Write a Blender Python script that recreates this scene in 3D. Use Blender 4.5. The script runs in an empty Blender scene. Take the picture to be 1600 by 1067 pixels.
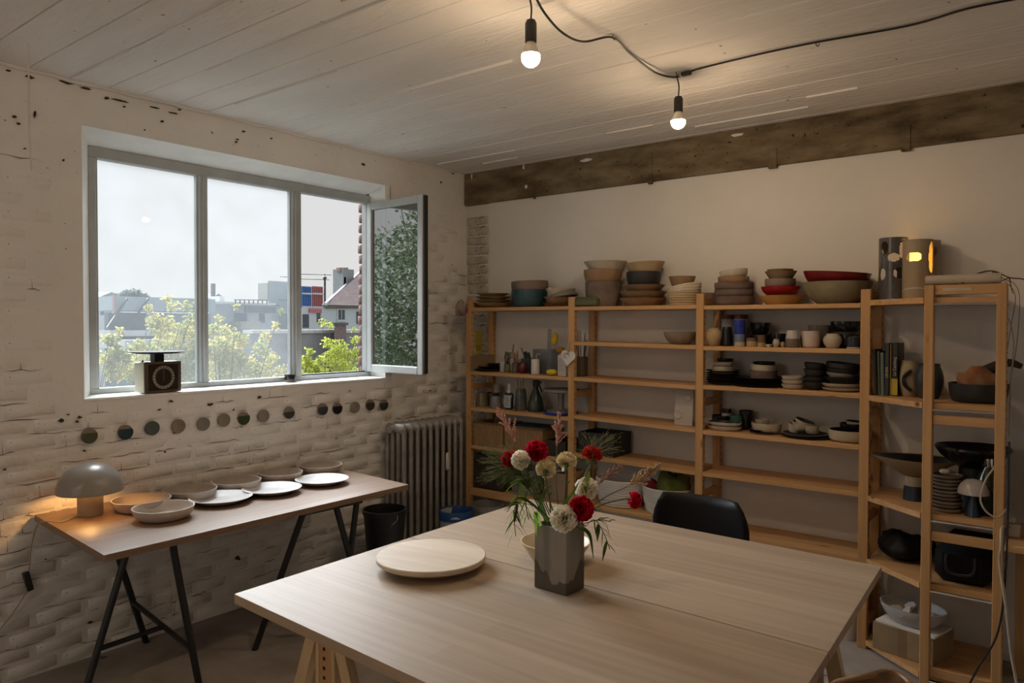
import bpy, math, random
from mathutils import Vector, Matrix, Euler
random.seed(7)
R_ = random.Random(11)
col = bpy.context.scene.collection
sc = bpy.context.scene

# ------------------------------------------------------------------ camera
CAM = Vector((3.806, -4.28, 1.606)); FPX = 1164.47
YAW, PIT, ROL = math.radians(-38.157), math.radians(-1.2186), math.radians(0.129)
fw = Vector((math.sin(YAW)*math.cos(PIT), math.cos(YAW)*math.cos(PIT), math.sin(PIT)))
r0 = Vector((math.cos(YAW), -math.sin(YAW), 0)); u0 = r0.cross(fw)
rt = r0*math.cos(ROL)+u0*math.sin(ROL); up = -r0*math.sin(ROL)+u0*math.cos(ROL)
cd = bpy.data.cameras.new('camera'); cam = bpy.data.objects.new('camera', cd); col.objects.link(cam)
cd.sensor_width = 36; cd.lens = FPX/1600*36; cd.clip_start = .05; cd.clip_end = 500
mw = Matrix((( rt.x, up.x, -fw.x, CAM.x), (rt.y, up.y, -fw.y, CAM.y), (rt.z, up.z, -fw.z, CAM.z), (0,0,0,1)))
cam.matrix_world = mw; sc.camera = cam

# ------------------------------------------------------------------ sky, sun, exposure
w = bpy.data.worlds.new('sky'); sc.world = w; w.use_nodes = True
nt = w.node_tree; bg = nt.nodes['Background']
tc = nt.nodes.new('ShaderNodeTexCoord'); sx = nt.nodes.new('ShaderNodeSeparateXYZ'); rp = nt.nodes.new('ShaderNodeValToRGB')
nt.links.new(tc.outputs['Generated'], sx.inputs[0]); nt.links.new(sx.outputs['Z'], rp.inputs[0]); nt.links.new(rp.outputs[0], bg.inputs[0])
rp.color_ramp.elements[0].position = 0.0; rp.color_ramp.elements[0].color = (.97, .96, .95, 1)
rp.color_ramp.elements[1].position = 0.35; rp.color_ramp.elements[1].color = (.93, .945, .96, 1)
bg.inputs[1].default_value = SKY_STRENGTH = 0.36
sd = bpy.data.lights.new('hazy_sun', 'SUN'); sun = bpy.data.objects.new('hazy_sun', sd); col.objects.link(sun)
sd.energy = 9.2; sd.angle = math.radians(62); sd.color = (.90, .95, 1.0)
sun.rotation_euler = Vector((-1.0, .2, .80)).to_track_quat('Z', 'Y').to_euler()
sc.view_settings.view_transform = 'Standard'; sc.view_settings.look = 'None'; sc.view_settings.gamma = 1
sc.view_settings.use_curve_mapping = False; sc.view_settings.exposure = 1.1
sc.cycles.use_denoising = True; sc.cycles.max_bounces = 10; sc.cycles.diffuse_bounces = 7; sc.cycles.transparent_max_bounces = 24
sc.cycles.sample_clamp_indirect = 8; sc.cycles.caustics_refractive = False; sc.cycles.caustics_reflective = False

# ------------------------------------------------------------------ helpers
def ray(x, y): return fw + rt*((x-800)/FPX) - up*((y-533.5)/FPX)
def on(ax, v, x, y):                       # point where the sight line of a photo pixel meets the plane x|y|z = v
    d = ray(x, y); return CAM + d*((v-CAM[ax])/d[ax])
def onx(v, x, y): return on(0, v, x, y)
def ony(v, x, y): return on(1, v, x, y)
def onz(v, x, y): return on(2, v, x, y)
def pxm(P): return FPX/((Vector(P)-CAM).dot(fw))
def dep(d, x, y): return CAM + ray(x, y)*d # point at depth d along the view axis

MATS = {}
def nodes(name):
    m = bpy.data.materials.new(name); m.use_nodes = True
    return m, m.node_tree, m.node_tree.nodes['Principled BSDF']
def mat(name, c, rough=.6, metal=0., var=.12, scale=8., bump=0., bscale=40., stretch=None, spec=.5, c2=None, coords='Object', emit=None, trans=0., speck=None, alpha=1., coat=0., band=None):
    """principled material with noise variation between c and c2, optional relief, specks"""
    if name in MATS: return MATS[name]
    m, t, b = nodes(name); N = t.nodes.new; L = t.links.new
    co = N('ShaderNodeTexCoord'); mp = N('ShaderNodeMapping'); L(co.outputs[coords], mp.inputs[0])
    if stretch: mp.inputs['Scale'].default_value = stretch
    n = N('ShaderNodeTexNoise'); n.inputs['Scale'].default_value = scale; n.inputs['Detail'].default_value = 6; n.inputs['Roughness'].default_value = .6
    L(mp.outputs[0], n.inputs['Vector'])
    mx = N('ShaderNodeMixRGB'); L(n.outputs[0], mx.inputs[0])
    if c2 is None: c2 = tuple(min(1, v*(1+var)) for v in c[:3]); c = tuple(v*(1-var) for v in c[:3])
    rr = N('ShaderNodeValToRGB'); rr.color_ramp.elements[0].position = .35; rr.color_ramp.elements[1].position = .65
    rr.color_ramp.elements[0].color = (*c[:3], 1); rr.color_ramp.elements[1].color = (*c2[:3], 1)
    t.nodes.remove(mx); L(n.outputs[0], rr.inputs[0]); out = rr.outputs[0]
    if speck:
        sc_, th, sc_col = speck
        n2 = N('ShaderNodeTexNoise'); n2.inputs['Scale'].default_value = sc_; n2.inputs['Detail'].default_value = 5; L(co.outputs[coords], n2.inputs['Vector'])
        r2 = N('ShaderNodeValToRGB'); r2.color_ramp.elements[0].position = th; r2.color_ramp.elements[1].position = th+.03
        L(n2.outputs[0], r2.inputs[0]); m2 = N('ShaderNodeMixRGB'); L(r2.outputs[0], m2.inputs[0]); L(out, m2.inputs[1]); m2.inputs[2].default_value = (*sc_col, 1); out = m2.outputs[0]
    L(out, b.inputs['Base Color'])
    b.inputs['Roughness'].default_value = rough; b.inputs['Metallic'].default_value = metal; b.inputs['Specular IOR Level'].default_value = spec
    b.inputs['Coat Weight'].default_value = coat
    if trans: b.inputs['Transmission Weight'].default_value = trans
    if emit: b.inputs['Emission Color'].default_value = (*emit[:3], 1); b.inputs['Emission Strength'].default_value = emit[3]
    if bump:
        n3 = N('ShaderNodeTexNoise'); n3.inputs['Scale'].default_value = bscale; n3.inputs['Detail'].default_value = 6; L(mp.outputs[0], n3.inputs['Vector'])
        bp = N('ShaderNodeBump'); bp.inputs['Strength'].default_value = 1; bp.inputs['Distance'].default_value = bump; L(n3.outputs[0], bp.inputs['Height']); L(bp.outputs[0], b.inputs['Normal'])
    MATS[name] = m; return m
def wood(name, c, c2, ax=0, rough=.55, fine=38, spec=.4, knots=False, coat=0.):
    s = [fine*.9]*3; s[ax] = 1.3
    m = mat(name, c, rough, c2=c2, scale=1.0, stretch=tuple(s), bump=.0006, bscale=2.5, spec=spec, coat=coat)
    if knots:
        t = m.node_tree; b = t.nodes['Principled BSDF']; N = t.nodes.new; L = t.links.new
        co = N('ShaderNodeTexCoord'); mp = N('ShaderNodeMapping'); s = [9.]*3; s[ax] = 3.2; mp.inputs['Scale'].default_value = s
        v = N('ShaderNodeTexVoronoi'); v.inputs['Scale'].default_value = 1.0; L(co.outputs['Object'], mp.inputs[0]); L(mp.outputs[0], v.inputs['Vector'])
        r = N('ShaderNodeValToRGB'); r.color_ramp.elements[0].position = .05; r.color_ramp.elements[0].color = (1, 1, 1, 1); r.color_ramp.elements[1].position = .13; r.color_ramp.elements[1].color = (0, 0, 0, 1)
        L(v.outputs['Distance'], r.inputs[0]); x = N('ShaderNodeMixRGB'); l = b.inputs['Base Color'].links[0].from_socket
        x.inputs[2].default_value = (c[0]*.32, c[1]*.26, c[2]*.22, 1); L(r.outputs[0], x.inputs[0]); L(l, x.inputs[1]); L(x.outputs[0], b.inputs['Base Color'])
    return m
def glass(name, tint=(1, 1, 1), refl=.08, veil=.0, rough=0.):
    """thin pane: see-through tint, mirror share, dusty veil"""
    if name in MATS: return MATS[name]
    m = bpy.data.materials.new(name); m.use_nodes = True; t = m.node_tree; N = t.nodes.new; L = t.links.new
    t.nodes.clear(); o = N('ShaderNodeOutputMaterial'); tr = N('ShaderNodeBsdfTransparent'); tr.inputs[0].default_value = (*tint, 1)
    g = N('ShaderNodeBsdfGlossy'); g.inputs['Roughness'].default_value = rough
    mx = N('ShaderNodeMixShader'); mx.inputs[0].default_value = refl; L(tr.outputs[0], mx.inputs[1]); L(g.outputs[0], mx.inputs[2]); s = mx.outputs[0]
    if veil:
        tl = N('ShaderNodeBsdfTranslucent'); tl.inputs[0].default_value = (.9, .95, 1, 1); m2 = N('ShaderNodeMixShader')
        co = N('ShaderNodeTexCoord'); n = N('ShaderNodeTexNoise'); n.inputs['Scale'].default_value = 5; n.inputs['Detail'].default_value = 8; L(co.outputs['Object'], n.inputs['Vector'])
        mr = N('ShaderNodeMapRange'); mr.inputs['To Min'].default_value = veil*.6; mr.inputs['To Max'].default_value = veil*1.4; L(n.outputs[0], mr.inputs[0]); L(mr.outputs[0], m2.inputs[0])
        L(s, m2.inputs[1]); L(tl.outputs[0], m2.inputs[2]); s = m2.outputs[0]
    L(s, o.inputs[0]); MATS[name] = m; return m

class MB:
    def __init__(s): s.v = []; s.f = []; s.mi = []
    def add(s, vs, fs, mi=0, M=None):
        o = len(s.v); s.v += [tuple(M @ Vector(p)) if M is not None else tuple(p) for p in vs]
        s.f += [tuple(i+o for i in f) for f in fs]; s.mi += [mi]*len(fs); return s
    def box(s, a, b, mi=0, M=None, bev=0.):
        x0, y0, z0 = a; x1, y1, z1 = b
        if not bev:
            v = [(x0,y0,z0),(x1,y0,z0),(x1,y1,z0),(x0,y1,z0),(x0,y0,z1),(x1,y0,z1),(x1,y1,z1),(x0,y1,z1)]
            return s.add(v, [(0,3,2,1),(4,5,6,7),(0,1,5,4),(1,2,6,5),(2,3,7,6),(3,0,4,7)], mi, M)
        e = min(bev, (x1-x0)/2.2, (y1-y0)/2.2, (z1-z0)/2.2); c = [((x0+x1)/2), (y0+y1)/2, (z0+z1)/2]; h = [(x1-x0)/2, (y1-y0)/2, (z1-z0)/2]
        v = []; idx = {}
        for sx_ in (-1, 1):
            for sy_ in (-1, 1):
                for sz_ in (-1, 1):
                    S = (sx_, sy_, sz_)
                    for k in range(3):
                        idx[(S, k)] = len(v); v.append(tuple(c[i]+S[i]*(h[i]-(0 if i == k else e)) for i in range(3)))
        f = []
        for k in range(3):
            i, j = (k+1) % 3, (k+2) % 3
            for s_ in (-1, 1):
                q = []
                for (p, r) in ((-1,-1),(1,-1),(1,1),(-1,1)):
                    S = [0]*3; S[k] = s_; S[i] = p; S[j] = r; q.append(idx[(tuple(S), k)])
                f.append(tuple(q if s_ > 0 else q[::-1]))
                # edges between face k and face i
            for p in (-1, 1):
                for r in (-1, 1):
                    A = [0]*3; A[k] = p; A[i] = r; q = []
                    A[j] = -1; a0 = idx[(tuple(A), k)]; b0 = idx[(tuple(A), i)]; A[j] = 1; a1 = idx[(tuple(A), k)]; b1 = idx[(tuple(A), i)]
                    q = (a0, b0, b1, a1); f.append(q if p*r > 0 else q[::-1])
        for S in [(a_, b_, c_) for a_ in (-1,1) for b_ in (-1,1) for c_ in (-1,1)]:
            q = (idx[(S,0)], idx[(S,1)], idx[(S,2)]); f.append(q if S[0]*S[1]*S[2] > 0 else q[::-1])
        return s.add(v, f, mi, M)
    def lathe(s, prof, n=28, mi=0, M=None, mis=None, wob=0., sy=1., closed=False):
        """prof: (r,z) points bottom to top and back; r 0 closes"""
        vs = []; fs = []; rows = []
        for (r, z) in prof:
            if r < 1e-6: rows.append([len(vs)]); vs.append((0, 0, z))
            else:
                rows.append(list(range(len(vs), len(vs)+n)))
                for k in range(n):
                    a = 2*math.pi*k/n; q = r*(1+wob*math.sin(2*a+1)+wob*.6*math.sin(3*a)); vs.append((q*math.cos(a), q*math.sin(a)*sy, z+wob*r*.5*math.sin(2*a+.5)*(z > prof[0][1])))
        off = len(s.f)
        for i in range(len(rows)-1):
            A, B = rows[i], rows[i+1]; m_ = mis[i] if mis else mi; g = []
            for k in range(n):
                k2 = (k+1) % n
                if len(A) == 1 and len(B) == 1: continue
                if len(A) == 1: g.append((A[0], B[k2], B[k]))
                elif len(B) == 1: g.append((A[k], A[k2], B[0]))
                else: g.append((A[k], A[k2], B[k2], B[k]))
            fs.append((g, m_))
        o = len(s.v); s.v += [tuple(M @ Vector(p)) if M is not None else p for p in vs]
        for g, m_ in fs: s.f += [tuple(i+o for i in q) for q in g]; s.mi += [m_]*len(g)
        return s
    def cyl(s, r, z0, z1, n=20, mi=0, M=None, r2=None):
        r2 = r if r2 is None else r2
        return s.lathe([(0, z0), (r, z0), (r2, z1), (0, z1)], n, mi, M)
    def tube(s, pts, r, n=8, mi=0, r2=None, caps=True):
        pts = [Vector(p) for p in pts]; vs = []; fs = []; m = len(pts)
        t0 = (pts[1]-pts[0]).normalized(); u = t0.orthogonal().normalized()
        for i, p in enumerate(pts):
            t = ((pts[min(i+1, m-1)]-pts[max(i-1, 0)])).normalized(); u = (u-t*u.dot(t)).normalized(); v = t.cross(u)
            q = r if r2 is None else r+(r2-r)*i/(m-1)
            for k in range(n):
                a = 2*math.pi*k/n; vs.append(p+u*(q*math.cos(a))+v*(q*math.sin(a)))
        for i in range(m-1):
            for k in range(n): k2 = (k+1) % n; fs.append((i*n+k, i*n+k2, (i+1)*n+k2, (i+1)*n+k))
        if caps: fs += [tuple(range(n-1, -1, -1)), tuple(range((m-1)*n, m*n))]
        return s.add(vs, fs, mi)
    def bar(s, a, b, w_, h_, mi=0, upv=(0, 0, 1), ext=0.):
        """square bar from a to b, w_ across, h_ along upv"""
        a = Vector(a); b = Vector(b); t = (b-a).normalized(); a = a-t*ext; b = b+t*ext; u = Vector(upv); u = (u-t*u.dot(t)).normalized(); v = t.cross(u)
        c = [(-1,-1),(1,-1),(1,1),(-1,1)]
        vs = [p+v*(w_/2*i)+u*(h_/2*j) for p in (a, b) for i, j in c]
        return s.add(vs, [(3,2,1,0),(4,5,6,7),(0,1,5,4),(1,2,6,5),(2,3,7,6),(3,0,4,7)], mi)
    def prism(s, poly, z0, z1, mi=0, M=None):
        n = len(poly); vs = [(x, y, z0) for x, y in poly]+[(x, y, z1) for x, y in poly]
        return s.add(vs, [tuple(range(n-1, -1, -1)), tuple(range(n, 2*n))]+[(i, (i+1) % n, (i+1) % n+n, i+n) for i in range(n)], mi, M)
    def build(s, name, m, parent=None, smooth=True, ang=40, loc=None, rot=None):
        me = bpy.data.meshes.new(name); me.from_pydata([tuple(p) for p in s.v], [], s.f)
        for x in (m if isinstance(m, (list, tuple)) else [m]): me.materials.append(x)
        if isinstance(m, (list, tuple)) and len(m) > 1: me.polygons.foreach_set('material_index', s.mi)
        me.update()
        if smooth:
            me.polygons.foreach_set('use_smooth', [True]*len(me.polygons)); me.set_sharp_from_angle(angle=math.radians(ang))
        o = bpy.data.objects.new(name, me); col.objects.link(o)
        if parent: o.parent = parent
        if loc is not None: o.location = loc
        if rot is not None: o.rotation_euler = rot
        return o
def tag(o, label=None, cat=None, group=None, kind=None):
    if label: o['label'] = label
    if cat: o['category'] = cat
    if group: o['group'] = group
    if kind: o['kind'] = kind
    return o
def thing(name, label, cat, loc=(0, 0, 0), rz=0, group=None, rot=None):
    o = bpy.data.objects.new(name, None); col.objects.link(o); o.location = loc; o.rotation_euler = rot if rot else (0, 0, rz); o.empty_display_size = .05
    return tag(o, label, cat, group)
def struct(o): o['kind'] = 'structure'; return o
def T(x=0, y=0, z=0, rx=0, ry=0, rz=0): return Matrix.Translation((x, y, z)) @ Euler((rx, ry, rz)).to_matrix().to_4x4()
def copy_obj(src, parent, loc=None, rot=None):
    o = src.copy(); col.objects.link(o); o.parent = parent
    if loc is not None: o.location = loc
    if rot is not None: o.rotation_euler = rot
    return o
def catmull(pts, k=6):
    P = [Vector(p) for p in pts]; out = []
    for i in range(len(P)-1):
        a, b, c, d = P[max(i-1, 0)], P[i], P[i+1], P[min(i+2, len(P)-1)]
        for j in range(k):
            t = j/k; out.append(.5*((2*b)+(c-a)*t+(2*a-5*b+4*c-d)*t*t+(3*b-a-3*c+d)*t**3))
    return out+[P[-1]]

# ------------------------------------------------------------------ materials used in many places
paint = mat('chalky_white_paint', (.75, .73, .70), .85, scale=1.6, c2=(.83, .81, .78), bump=.007, bscale=18, speck=(42, .70, (.22, .18, .15)), coords='Object', spec=.25)
stained = mat('stained_old_paint', (.40, .36, .31), .9, scale=7, c2=(.66, .62, .56), bump=.012, bscale=18, speck=(24, .62, (.14, .105, .08)), spec=.2)
plaster = mat('smooth_white_plaster', (.68, .655, .62), .85, scale=1.2, c2=(.75, .73, .695), bump=.0015, bscale=30, spec=.25)
reveal = mat('white_reveal_paint', (.80, .80, .78), .7, var=.04, bump=.002, bscale=20)
ceilm = mat('whitewashed_board_marked_concrete', (.74, .72, .69), .85, scale=.9, c2=(.83, .81, .78), stretch=(1, 4, 4), bump=.006, bscale=12, speck=(22, .715, (.22, .18, .145)), spec=.25)
beamm = mat('raw_brown_concrete', (.075, .055, .032), .85, scale=4, c2=(.25, .195, .12), stretch=(.7, 1, 2.2), bump=.006, bscale=16, speck=(34, .66, (.05, .037, .022)), spec=.2)
floorm = mat('worn_dusty_concrete', (.24, .21, .185), .8, scale=2.2, c2=(.38, .345, .32), bump=.002, bscale=18, speck=(5, .68, (.10, .07, .055)), spec=.3)
pineX = wood('pine_along_x', (.47, .265, .11), (.60, .36, .17), 0, knots=True)
pineZ = wood('pine_along_z', (.45, .25, .10), (.58, .345, .155), 2, knots=True)
pineY = wood('pine_along_y', (.45, .25, .10), (.56, .33, .145), 1)
dark = mat('peg_hole_dark', (.02, .012, .008), .9)
black = mat('black_plastic', (.012, .012, .013), .45, var=.2)
blackmet = mat('black_enamel_steel', (.012, .013, .014), .38, var=.2)
frame_g = mat('grey_painted_steel', (.42, .45, .46), .5, var=.08, bump=.0006, bscale=60)
# ================================================================== the room
H = 2.76
def slab(name, parts, m, parent=None):
    b = MB()
    for a, c in parts: b.box(a, c)
    return struct(b.build(name, m, parent, smooth=False))
struct(MB().box((-.3, -7.5, -.2), (5.9, .3, 0)).build('floor', floorm, smooth=False))
wl = slab('wall_left', [((-.3, -7.5, 0), (0, .3, 1.25)), ((-.3, -7.5, 2.553), (0, .3, H+.2)), ((-.3, -7.5, 1.25), (0, -2.746, 2.553)), ((-.2, -.785, 1.25), (0, .3, 2.553)), ((-.3, -.755, 1.25), (-.2, .3, 2.553))], paint)
wb = slab('wall_back', [((0, .0, 0), (5.9, .3, H+.2))], plaster)
slab('wall_right', [((5.6, -7.5, 0), (5.9, 0, H+.2))], paint)
slab('wall_rear', [((-.3, -7.8, 0), (5.9, -7.5, .9)), ((-.3, -7.8, 2.55), (5.9, -7.5, H+.2)), ((-.3, -7.8, .9), (.8, -7.5, 2.55)), ((3.2, -7.8, .9), (5.9, -7.5, 2.55))], paint)  # unseen wall; its opening is added to let in fill light
ceil = slab('ceiling', [((-.3, -7.8, H), (5.9, .3, H+.2))], ceilm)
# board marks of the concrete ceiling: one long plank print each, edges uneven
y = -6.6; k = 0
while y < -.03:
    wd = min(R_.uniform(.155, .205), -.02-y)
    if wd < .05: break
    dz = R_.uniform(.003, .0075); g = R_.choice([.0004, .0008, .0012, .0025])
    b = MB().box((.0, y+g, H-dz), (5.55, y+wd-.001, H+.01), bev=.003)
    b.build('ceiling_board', ceilm, ceil, ang=20)
    if R_.random() < .42:                              # paint ridges squeezed through the joint
        r = MB(); x = R_.uniform(0, .8)
        while x < 5.3:
            l = R_.uniform(.2, 1.1); hh = R_.uniform(.0012, .004)
            r.box((x, y+wd-.004, H-.013-hh), (min(x+l, 5.5), y+wd+R_.uniform(-.001, .002), H), bev=.0012); x += l+R_.uniform(.2, 1.4)
        tag(r.build('paint_ridge', paint, ceil), kind='stuff')
    y += wd; k += 1
# bricks of the left wall, thickly painted over; the courses fade into plaster above the window
brick_v = []
for i in range(10):
    L_ = .206+R_.uniform(-.004, .004); b = MB().box((-.03, -L_/2, -.031), (.0, L_/2, .031), bev=.009)
    me = b.build('brick', paint, None, ang=60); 
    for v in me.data.vertices:
        v.co.y += R_.uniform(-.004, .004); v.co.z += R_.uniform(-.004, .004); v.co.x += R_.uniform(-.003, .003)
    brick_v.append(me)
used = set()
def brick(parent, i, loc, rot=(0, 0, 0), sy=1.):
    if i not in used: o = brick_v[i]; used.add(i); o.parent = parent
    else: o = brick_v[i].copy(); col.objects.link(o); o.parent = parent
    o.location = loc; o.rotation_euler = rot; o.scale = (1, sy, 1); return o
nb = 0
for c in range(33):
    z = .04+c*.0735
    off = .111 if c % 2 else 0.
    yy = -3.42+off
    if z > 2.42: continue
    while yy < -.02:
        a, e = yy-.108, yy+.108
        nearwin = (a < -.78 and e > -2.80 and z > 1.205)
        if z < 1.9 or R_.random() < 1.0-(z-1.9)/.75:
            if not nearwin:
                sy = 1.
                if e > 0: e = -.006; sy = (e-a)/.216
                depth = R_.uniform(.0008, .0048)*(1. if z < 1.3 else .7)
                brick(wl, R_.randrange(10), (depth, (a+e)/2, z+R_.uniform(-.003, .003)), (R_.uniform(-.014, .014), R_.uniform(-.012, .012), R_.uniform(-.006, .006)), sy); nb += 1
        yy += .222
# cracked mortar: dark broken lines along the courses and between bricks
ck = MB()
for c in range(32):
    z = .04+(c+.5)*.0735; yy = -3.5
    while yy < -.05:
        l = R_.uniform(.03, .26)
        dens = .62 if z < 1.25 else .30 if z < 1.9 else .10
        if R_.random() < dens and not (-2.85 < yy+l and yy < -.76 and z > 1.2):
            q = [(yy+l*i/5, z+R_.uniform(-.006, .006)) for i in range(6)]; t_ = [R_.uniform(.0006, .0026) for _ in q]; t_[0] = t_[-1] = .0002
            vs = [(.0042, a, b_-h_) for (a, b_), h_ in zip(q, t_)]+[(.0042, a, b_+h_) for (a, b_), h_ in zip(q, t_)]
            ck.add(vs, [(i, i+1, i+7, i+6) for i in range(5)])
            if R_.random() < .5: ck.add([(.0042, q[2][0]-.0015, z), (.0042, q[2][0]+.0015, z), (.0042, q[2][0]+R_.uniform(-.003, .004), z+R_.uniform(.03, .07))], [(0, 1, 2)])
        yy += l+R_.uniform(.0, .15)
tag(ck.build('mortar_crack', mat('dark_mortar_crack', (.20, .155, .12), .95), wl, smooth=False), kind='stuff')
# exposed pier of unplastered brick in the corner of the back wall
for c in range(33):
    z = .04+c*.0735
    if z < 2.49:
        o = brick(wb, c % 10, (.118 if c % 2 else .11, -.006-R_.uniform(0, .006), z), (R_.uniform(-.03, .03), 0, -math.pi/2+R_.uniform(-.03, .03)), .96); o.scale = (R_.uniform(.5, 1), .96, 1); o.material_slots[0].link = 'OBJECT'; o.material_slots[0].material = stained
# plaster skin of the back wall stops short of the pier, below the beam
struct(MB().box((.236, -.014, 0), (5.6, .01, 2.515)).build('trim_1', plaster, smooth=False))
# raw concrete beam, with marks of formwork ties
bm = struct(MB().box((.004, -.035, 2.515), (5.59, .02, H-.004), bev=.006).build('trim_2', beamm, ang=20))
for x, w_, h_ in ((1.56, .03, .20), (2.32, .05, .11), (3.0, .045, .13), (.66, .012, .22)):
    MB().box((x, -.042, 2.50), (x+w_, -.02, 2.50+h_), bev=.003).build('formwork_stub', beamm, bm)
flake = mat('flaking_white_paint', (.75, .73, .70), .8)
for (px, py, a, c) in ((818, 261, .02, .05), (822, 292, .03, .03), (915, 250, .11, .025), (1152, 211, .09, .02), (1173, 195, .02, .02), (737, 275, .015, .06)):
    p = ony(-.037, px, py); poly = [(p.x+a/2*math.cos(t)*R_.uniform(.6, 1.1), p.z+c/2*math.sin(t)*R_.uniform(.5, 1.1)) for t in [i*math.pi/4.5 for i in range(9)]]
    MB().prism(poly, .0, .003, M=Matrix.Translation((0, -.035, 0)) @ Matrix.Rotation(math.pi/2, 4, 'X')).build('paint_flake', flake, bm, smooth=False)
# rough mortar bead where wall and ceiling meet
b = MB(); pts = [(R_.uniform(.0, .012), -7+i*.07, H-R_.uniform(.0, .014)) for i in range(99)]
b.tube(pts, .013, 6); struct(b.build('trim_3', paint, ang=80))
# crumbled holes and cracks in the old paint of the left wall
crumb = mat('crumbled_mortar', (.05, .04, .03), .95)
for i in range(46):
    yy = R_.uniform(-3.3, -.1); zz = R_.choice([R_.uniform(2.55, 2.74), R_.uniform(.85, 1.23), R_.uniform(.1, 1.2), R_.uniform(.1, 2.6)])
    if -2.8 < yy < -.78 and 1.2 < zz < 2.56: continue
    rr = R_.choice([.003, .004, .005, .006, .009]); poly = [(yy+rr*R_.uniform(.4, 2.2)*math.cos(t), zz+rr*R_.uniform(.4, 1.2)*math.sin(t)) for t in [j*math.pi/4 for j in range(8)]]
    vs = [(.0115, a, c) for a, c in poly]+[(.001, a, c) for a, c in poly]
    MB().add(vs, [tuple(range(8))]+[(j, j+8, (j+1) % 8+8, (j+1) % 8) for j in range(8)]).build('chipped_spot', crumb, wl, smooth=False)

for (px, py, a, c) in ((97, 657, .016, .012), (372, 872, .020, .018), (23, 182, .011, .009), (29, 193, .010, .007), (55, 178, .006, .018), (40, 232, .007, .005), (100, 250, .007, .006), (108, 128, .045, .012), (14, 110, .012, .006), (47, 120, .022, .009), (135, 138, .03, .006), (190, 157, .05, .004), (243, 168, .03, .004), (270, 176, .04, .005), (125, 652, .012, .008), (268, 627, .012, .008), (250, 640, .010, .005), (700, 263, .02, .008), (690, 285, .006, .01), (668, 440, .016, .004)):
    q = onx(.012, px, py); n_ = 11; poly = [(q.y+a*R_.uniform(.35, 1.)*math.cos(t_), q.z+c*R_.uniform(.35, 1.)*math.sin(t_)) for t_ in [j*2*math.pi/n_ for j in range(n_)]]
    vs = [(.0125, u_, v_) for u_, v_ in poly]+[(.001, u_, v_) for u_, v_ in poly]
    MB().add(vs, [tuple(range(n_))]+[(j, j+n_, (j+1) % n_+n_, (j+1) % n_) for j in range(n_)]).build('chipped_spot', crumb, wl, smooth=False)
# ------------------------------------------------------------------ window recess, sill, frame
rec = MB()
rec.prism([(0, -2.746), (-.2, -2.638), (-.2, -2.746)], 1.25, 2.553)
rec.add([(0, -2.746, 2.553), (-.2, -2.746, 2.508), (-.2, -2.746, 2.553), (0, -.83, 2.553), (-.2, -.83, 2.508), (-.2, -.83, 2.553)], [(0, 1, 2), (5, 4, 3), (0, 3, 4, 1), (1, 4, 5, 2), (2, 5, 3, 0)])
rec.prism([(0.0, -.83), (.0, -.78), (-.2, -.78), (-.2, -.79)], 1.25, 2.553)
struct(rec.build('trim_4', reveal, smooth=False))
sill = struct(MB().box((-.235, -2.75, 1.235), (.006, -.826, 1.252), bev=.004).build('trim_5', reveal, ang=20))
win = struct(bpy.data.objects.new('window_1', None)); col.objects.link(win)
xf0, xf1 = -.245, -.195
Y0, Y1, Z0, Z1 = -2.640, -.775, 1.252, 2.508
def fb(name, a, c, bev=.004): return MB().box(a, c, bev=bev).build(name, frame_g, win, ang=20)
fb('bottom_rail', (xf0, Y0, Z0), (xf1, Y1, 1.281)); fb('top_rail', (xf0, Y0, 2.450), (xf1, Y1, Z1))
fb('jamb', (xf0, Y0, 1.281), (xf1, -2.602, 2.450)); fb('jamb', (xf0, -.828, 1.281), (xf1, Y1, 2.450))
for a, c in ((-2.052, -2.006), (-1.433, -1.366)):
    m_ = fb('mullion', (xf0-.006, a, 1.281), (xf1+.004, c, 2.450)); MB().box((xf1+.004, a+.017, 1.281), (xf1+.012, a+.03, 2.45), bev=.003).build('bead', frame_g, m_)
dirty = glass('dusty_window_glass', (.94, .95, .95), .001, .034)
for a, c in ((-2.602, -2.052), (-2.006, -1.433)):
    MB().box((-.222, a, 1.281), (-.217, c, 2.450)).build('pane', dirty, win, smooth=False)
    for q in ((a, a+.011), (c-.011, c)): MB().box((-.23, q[0], 1.281), (-.205, q[1], 2.45)).build('glazing_bead', frame_g, win, smooth=False)
MB().box((-.235, -1.366, 1.281), (-.215, -.828, 1.290)).build('track', black, win, smooth=False)
# casement swung into the room on its right-hand jamb
white_f = mat('off_white_sash_paint', (.44, .46, .46), .45, var=.05)
cas = bpy.data.objects.new('casement', None); col.objects.link(cas); cas.parent = win; cas.location = (-.185, -.815, 1.285); cas.rotation_euler = (0, 0, math.radians(-3.8))
CW, CH, s = .585, 1.165, .052
MB().box((0, -.02, 0), (s, .02, CH), bev=.005).build('stile', white_f, cas, ang=20); MB().box((CW-s, -.02, 0), (CW, .02, CH), bev=.005).build('stile', white_f, cas, ang=20)
MB().box((s, -.02, 0), (CW-s, .02, s), bev=.005).build('rail', white_f, cas, ang=20); MB().box((s, -.02, CH-s), (CW-s, .02, CH), bev=.005).build('rail', white_f, cas, ang=20)
MB().box((s, -.003, s), (CW-s, .003, CH-s)).build('pane', glass('coated_sash_glass', (.40, .46, .46), .42), cas, smooth=False)
MB().box((CW, -.012, .01), (CW+.014, .016, CH-.01)).build('seal', black, cas, smooth=False)
MB().box((CW-.045, .02, .52), (CW-.02, .05, .56)).cyl(.008, 0, .11, 8, M=T(CW-.032, .055, .44)).build('handle', frame_g, cas)
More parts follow.
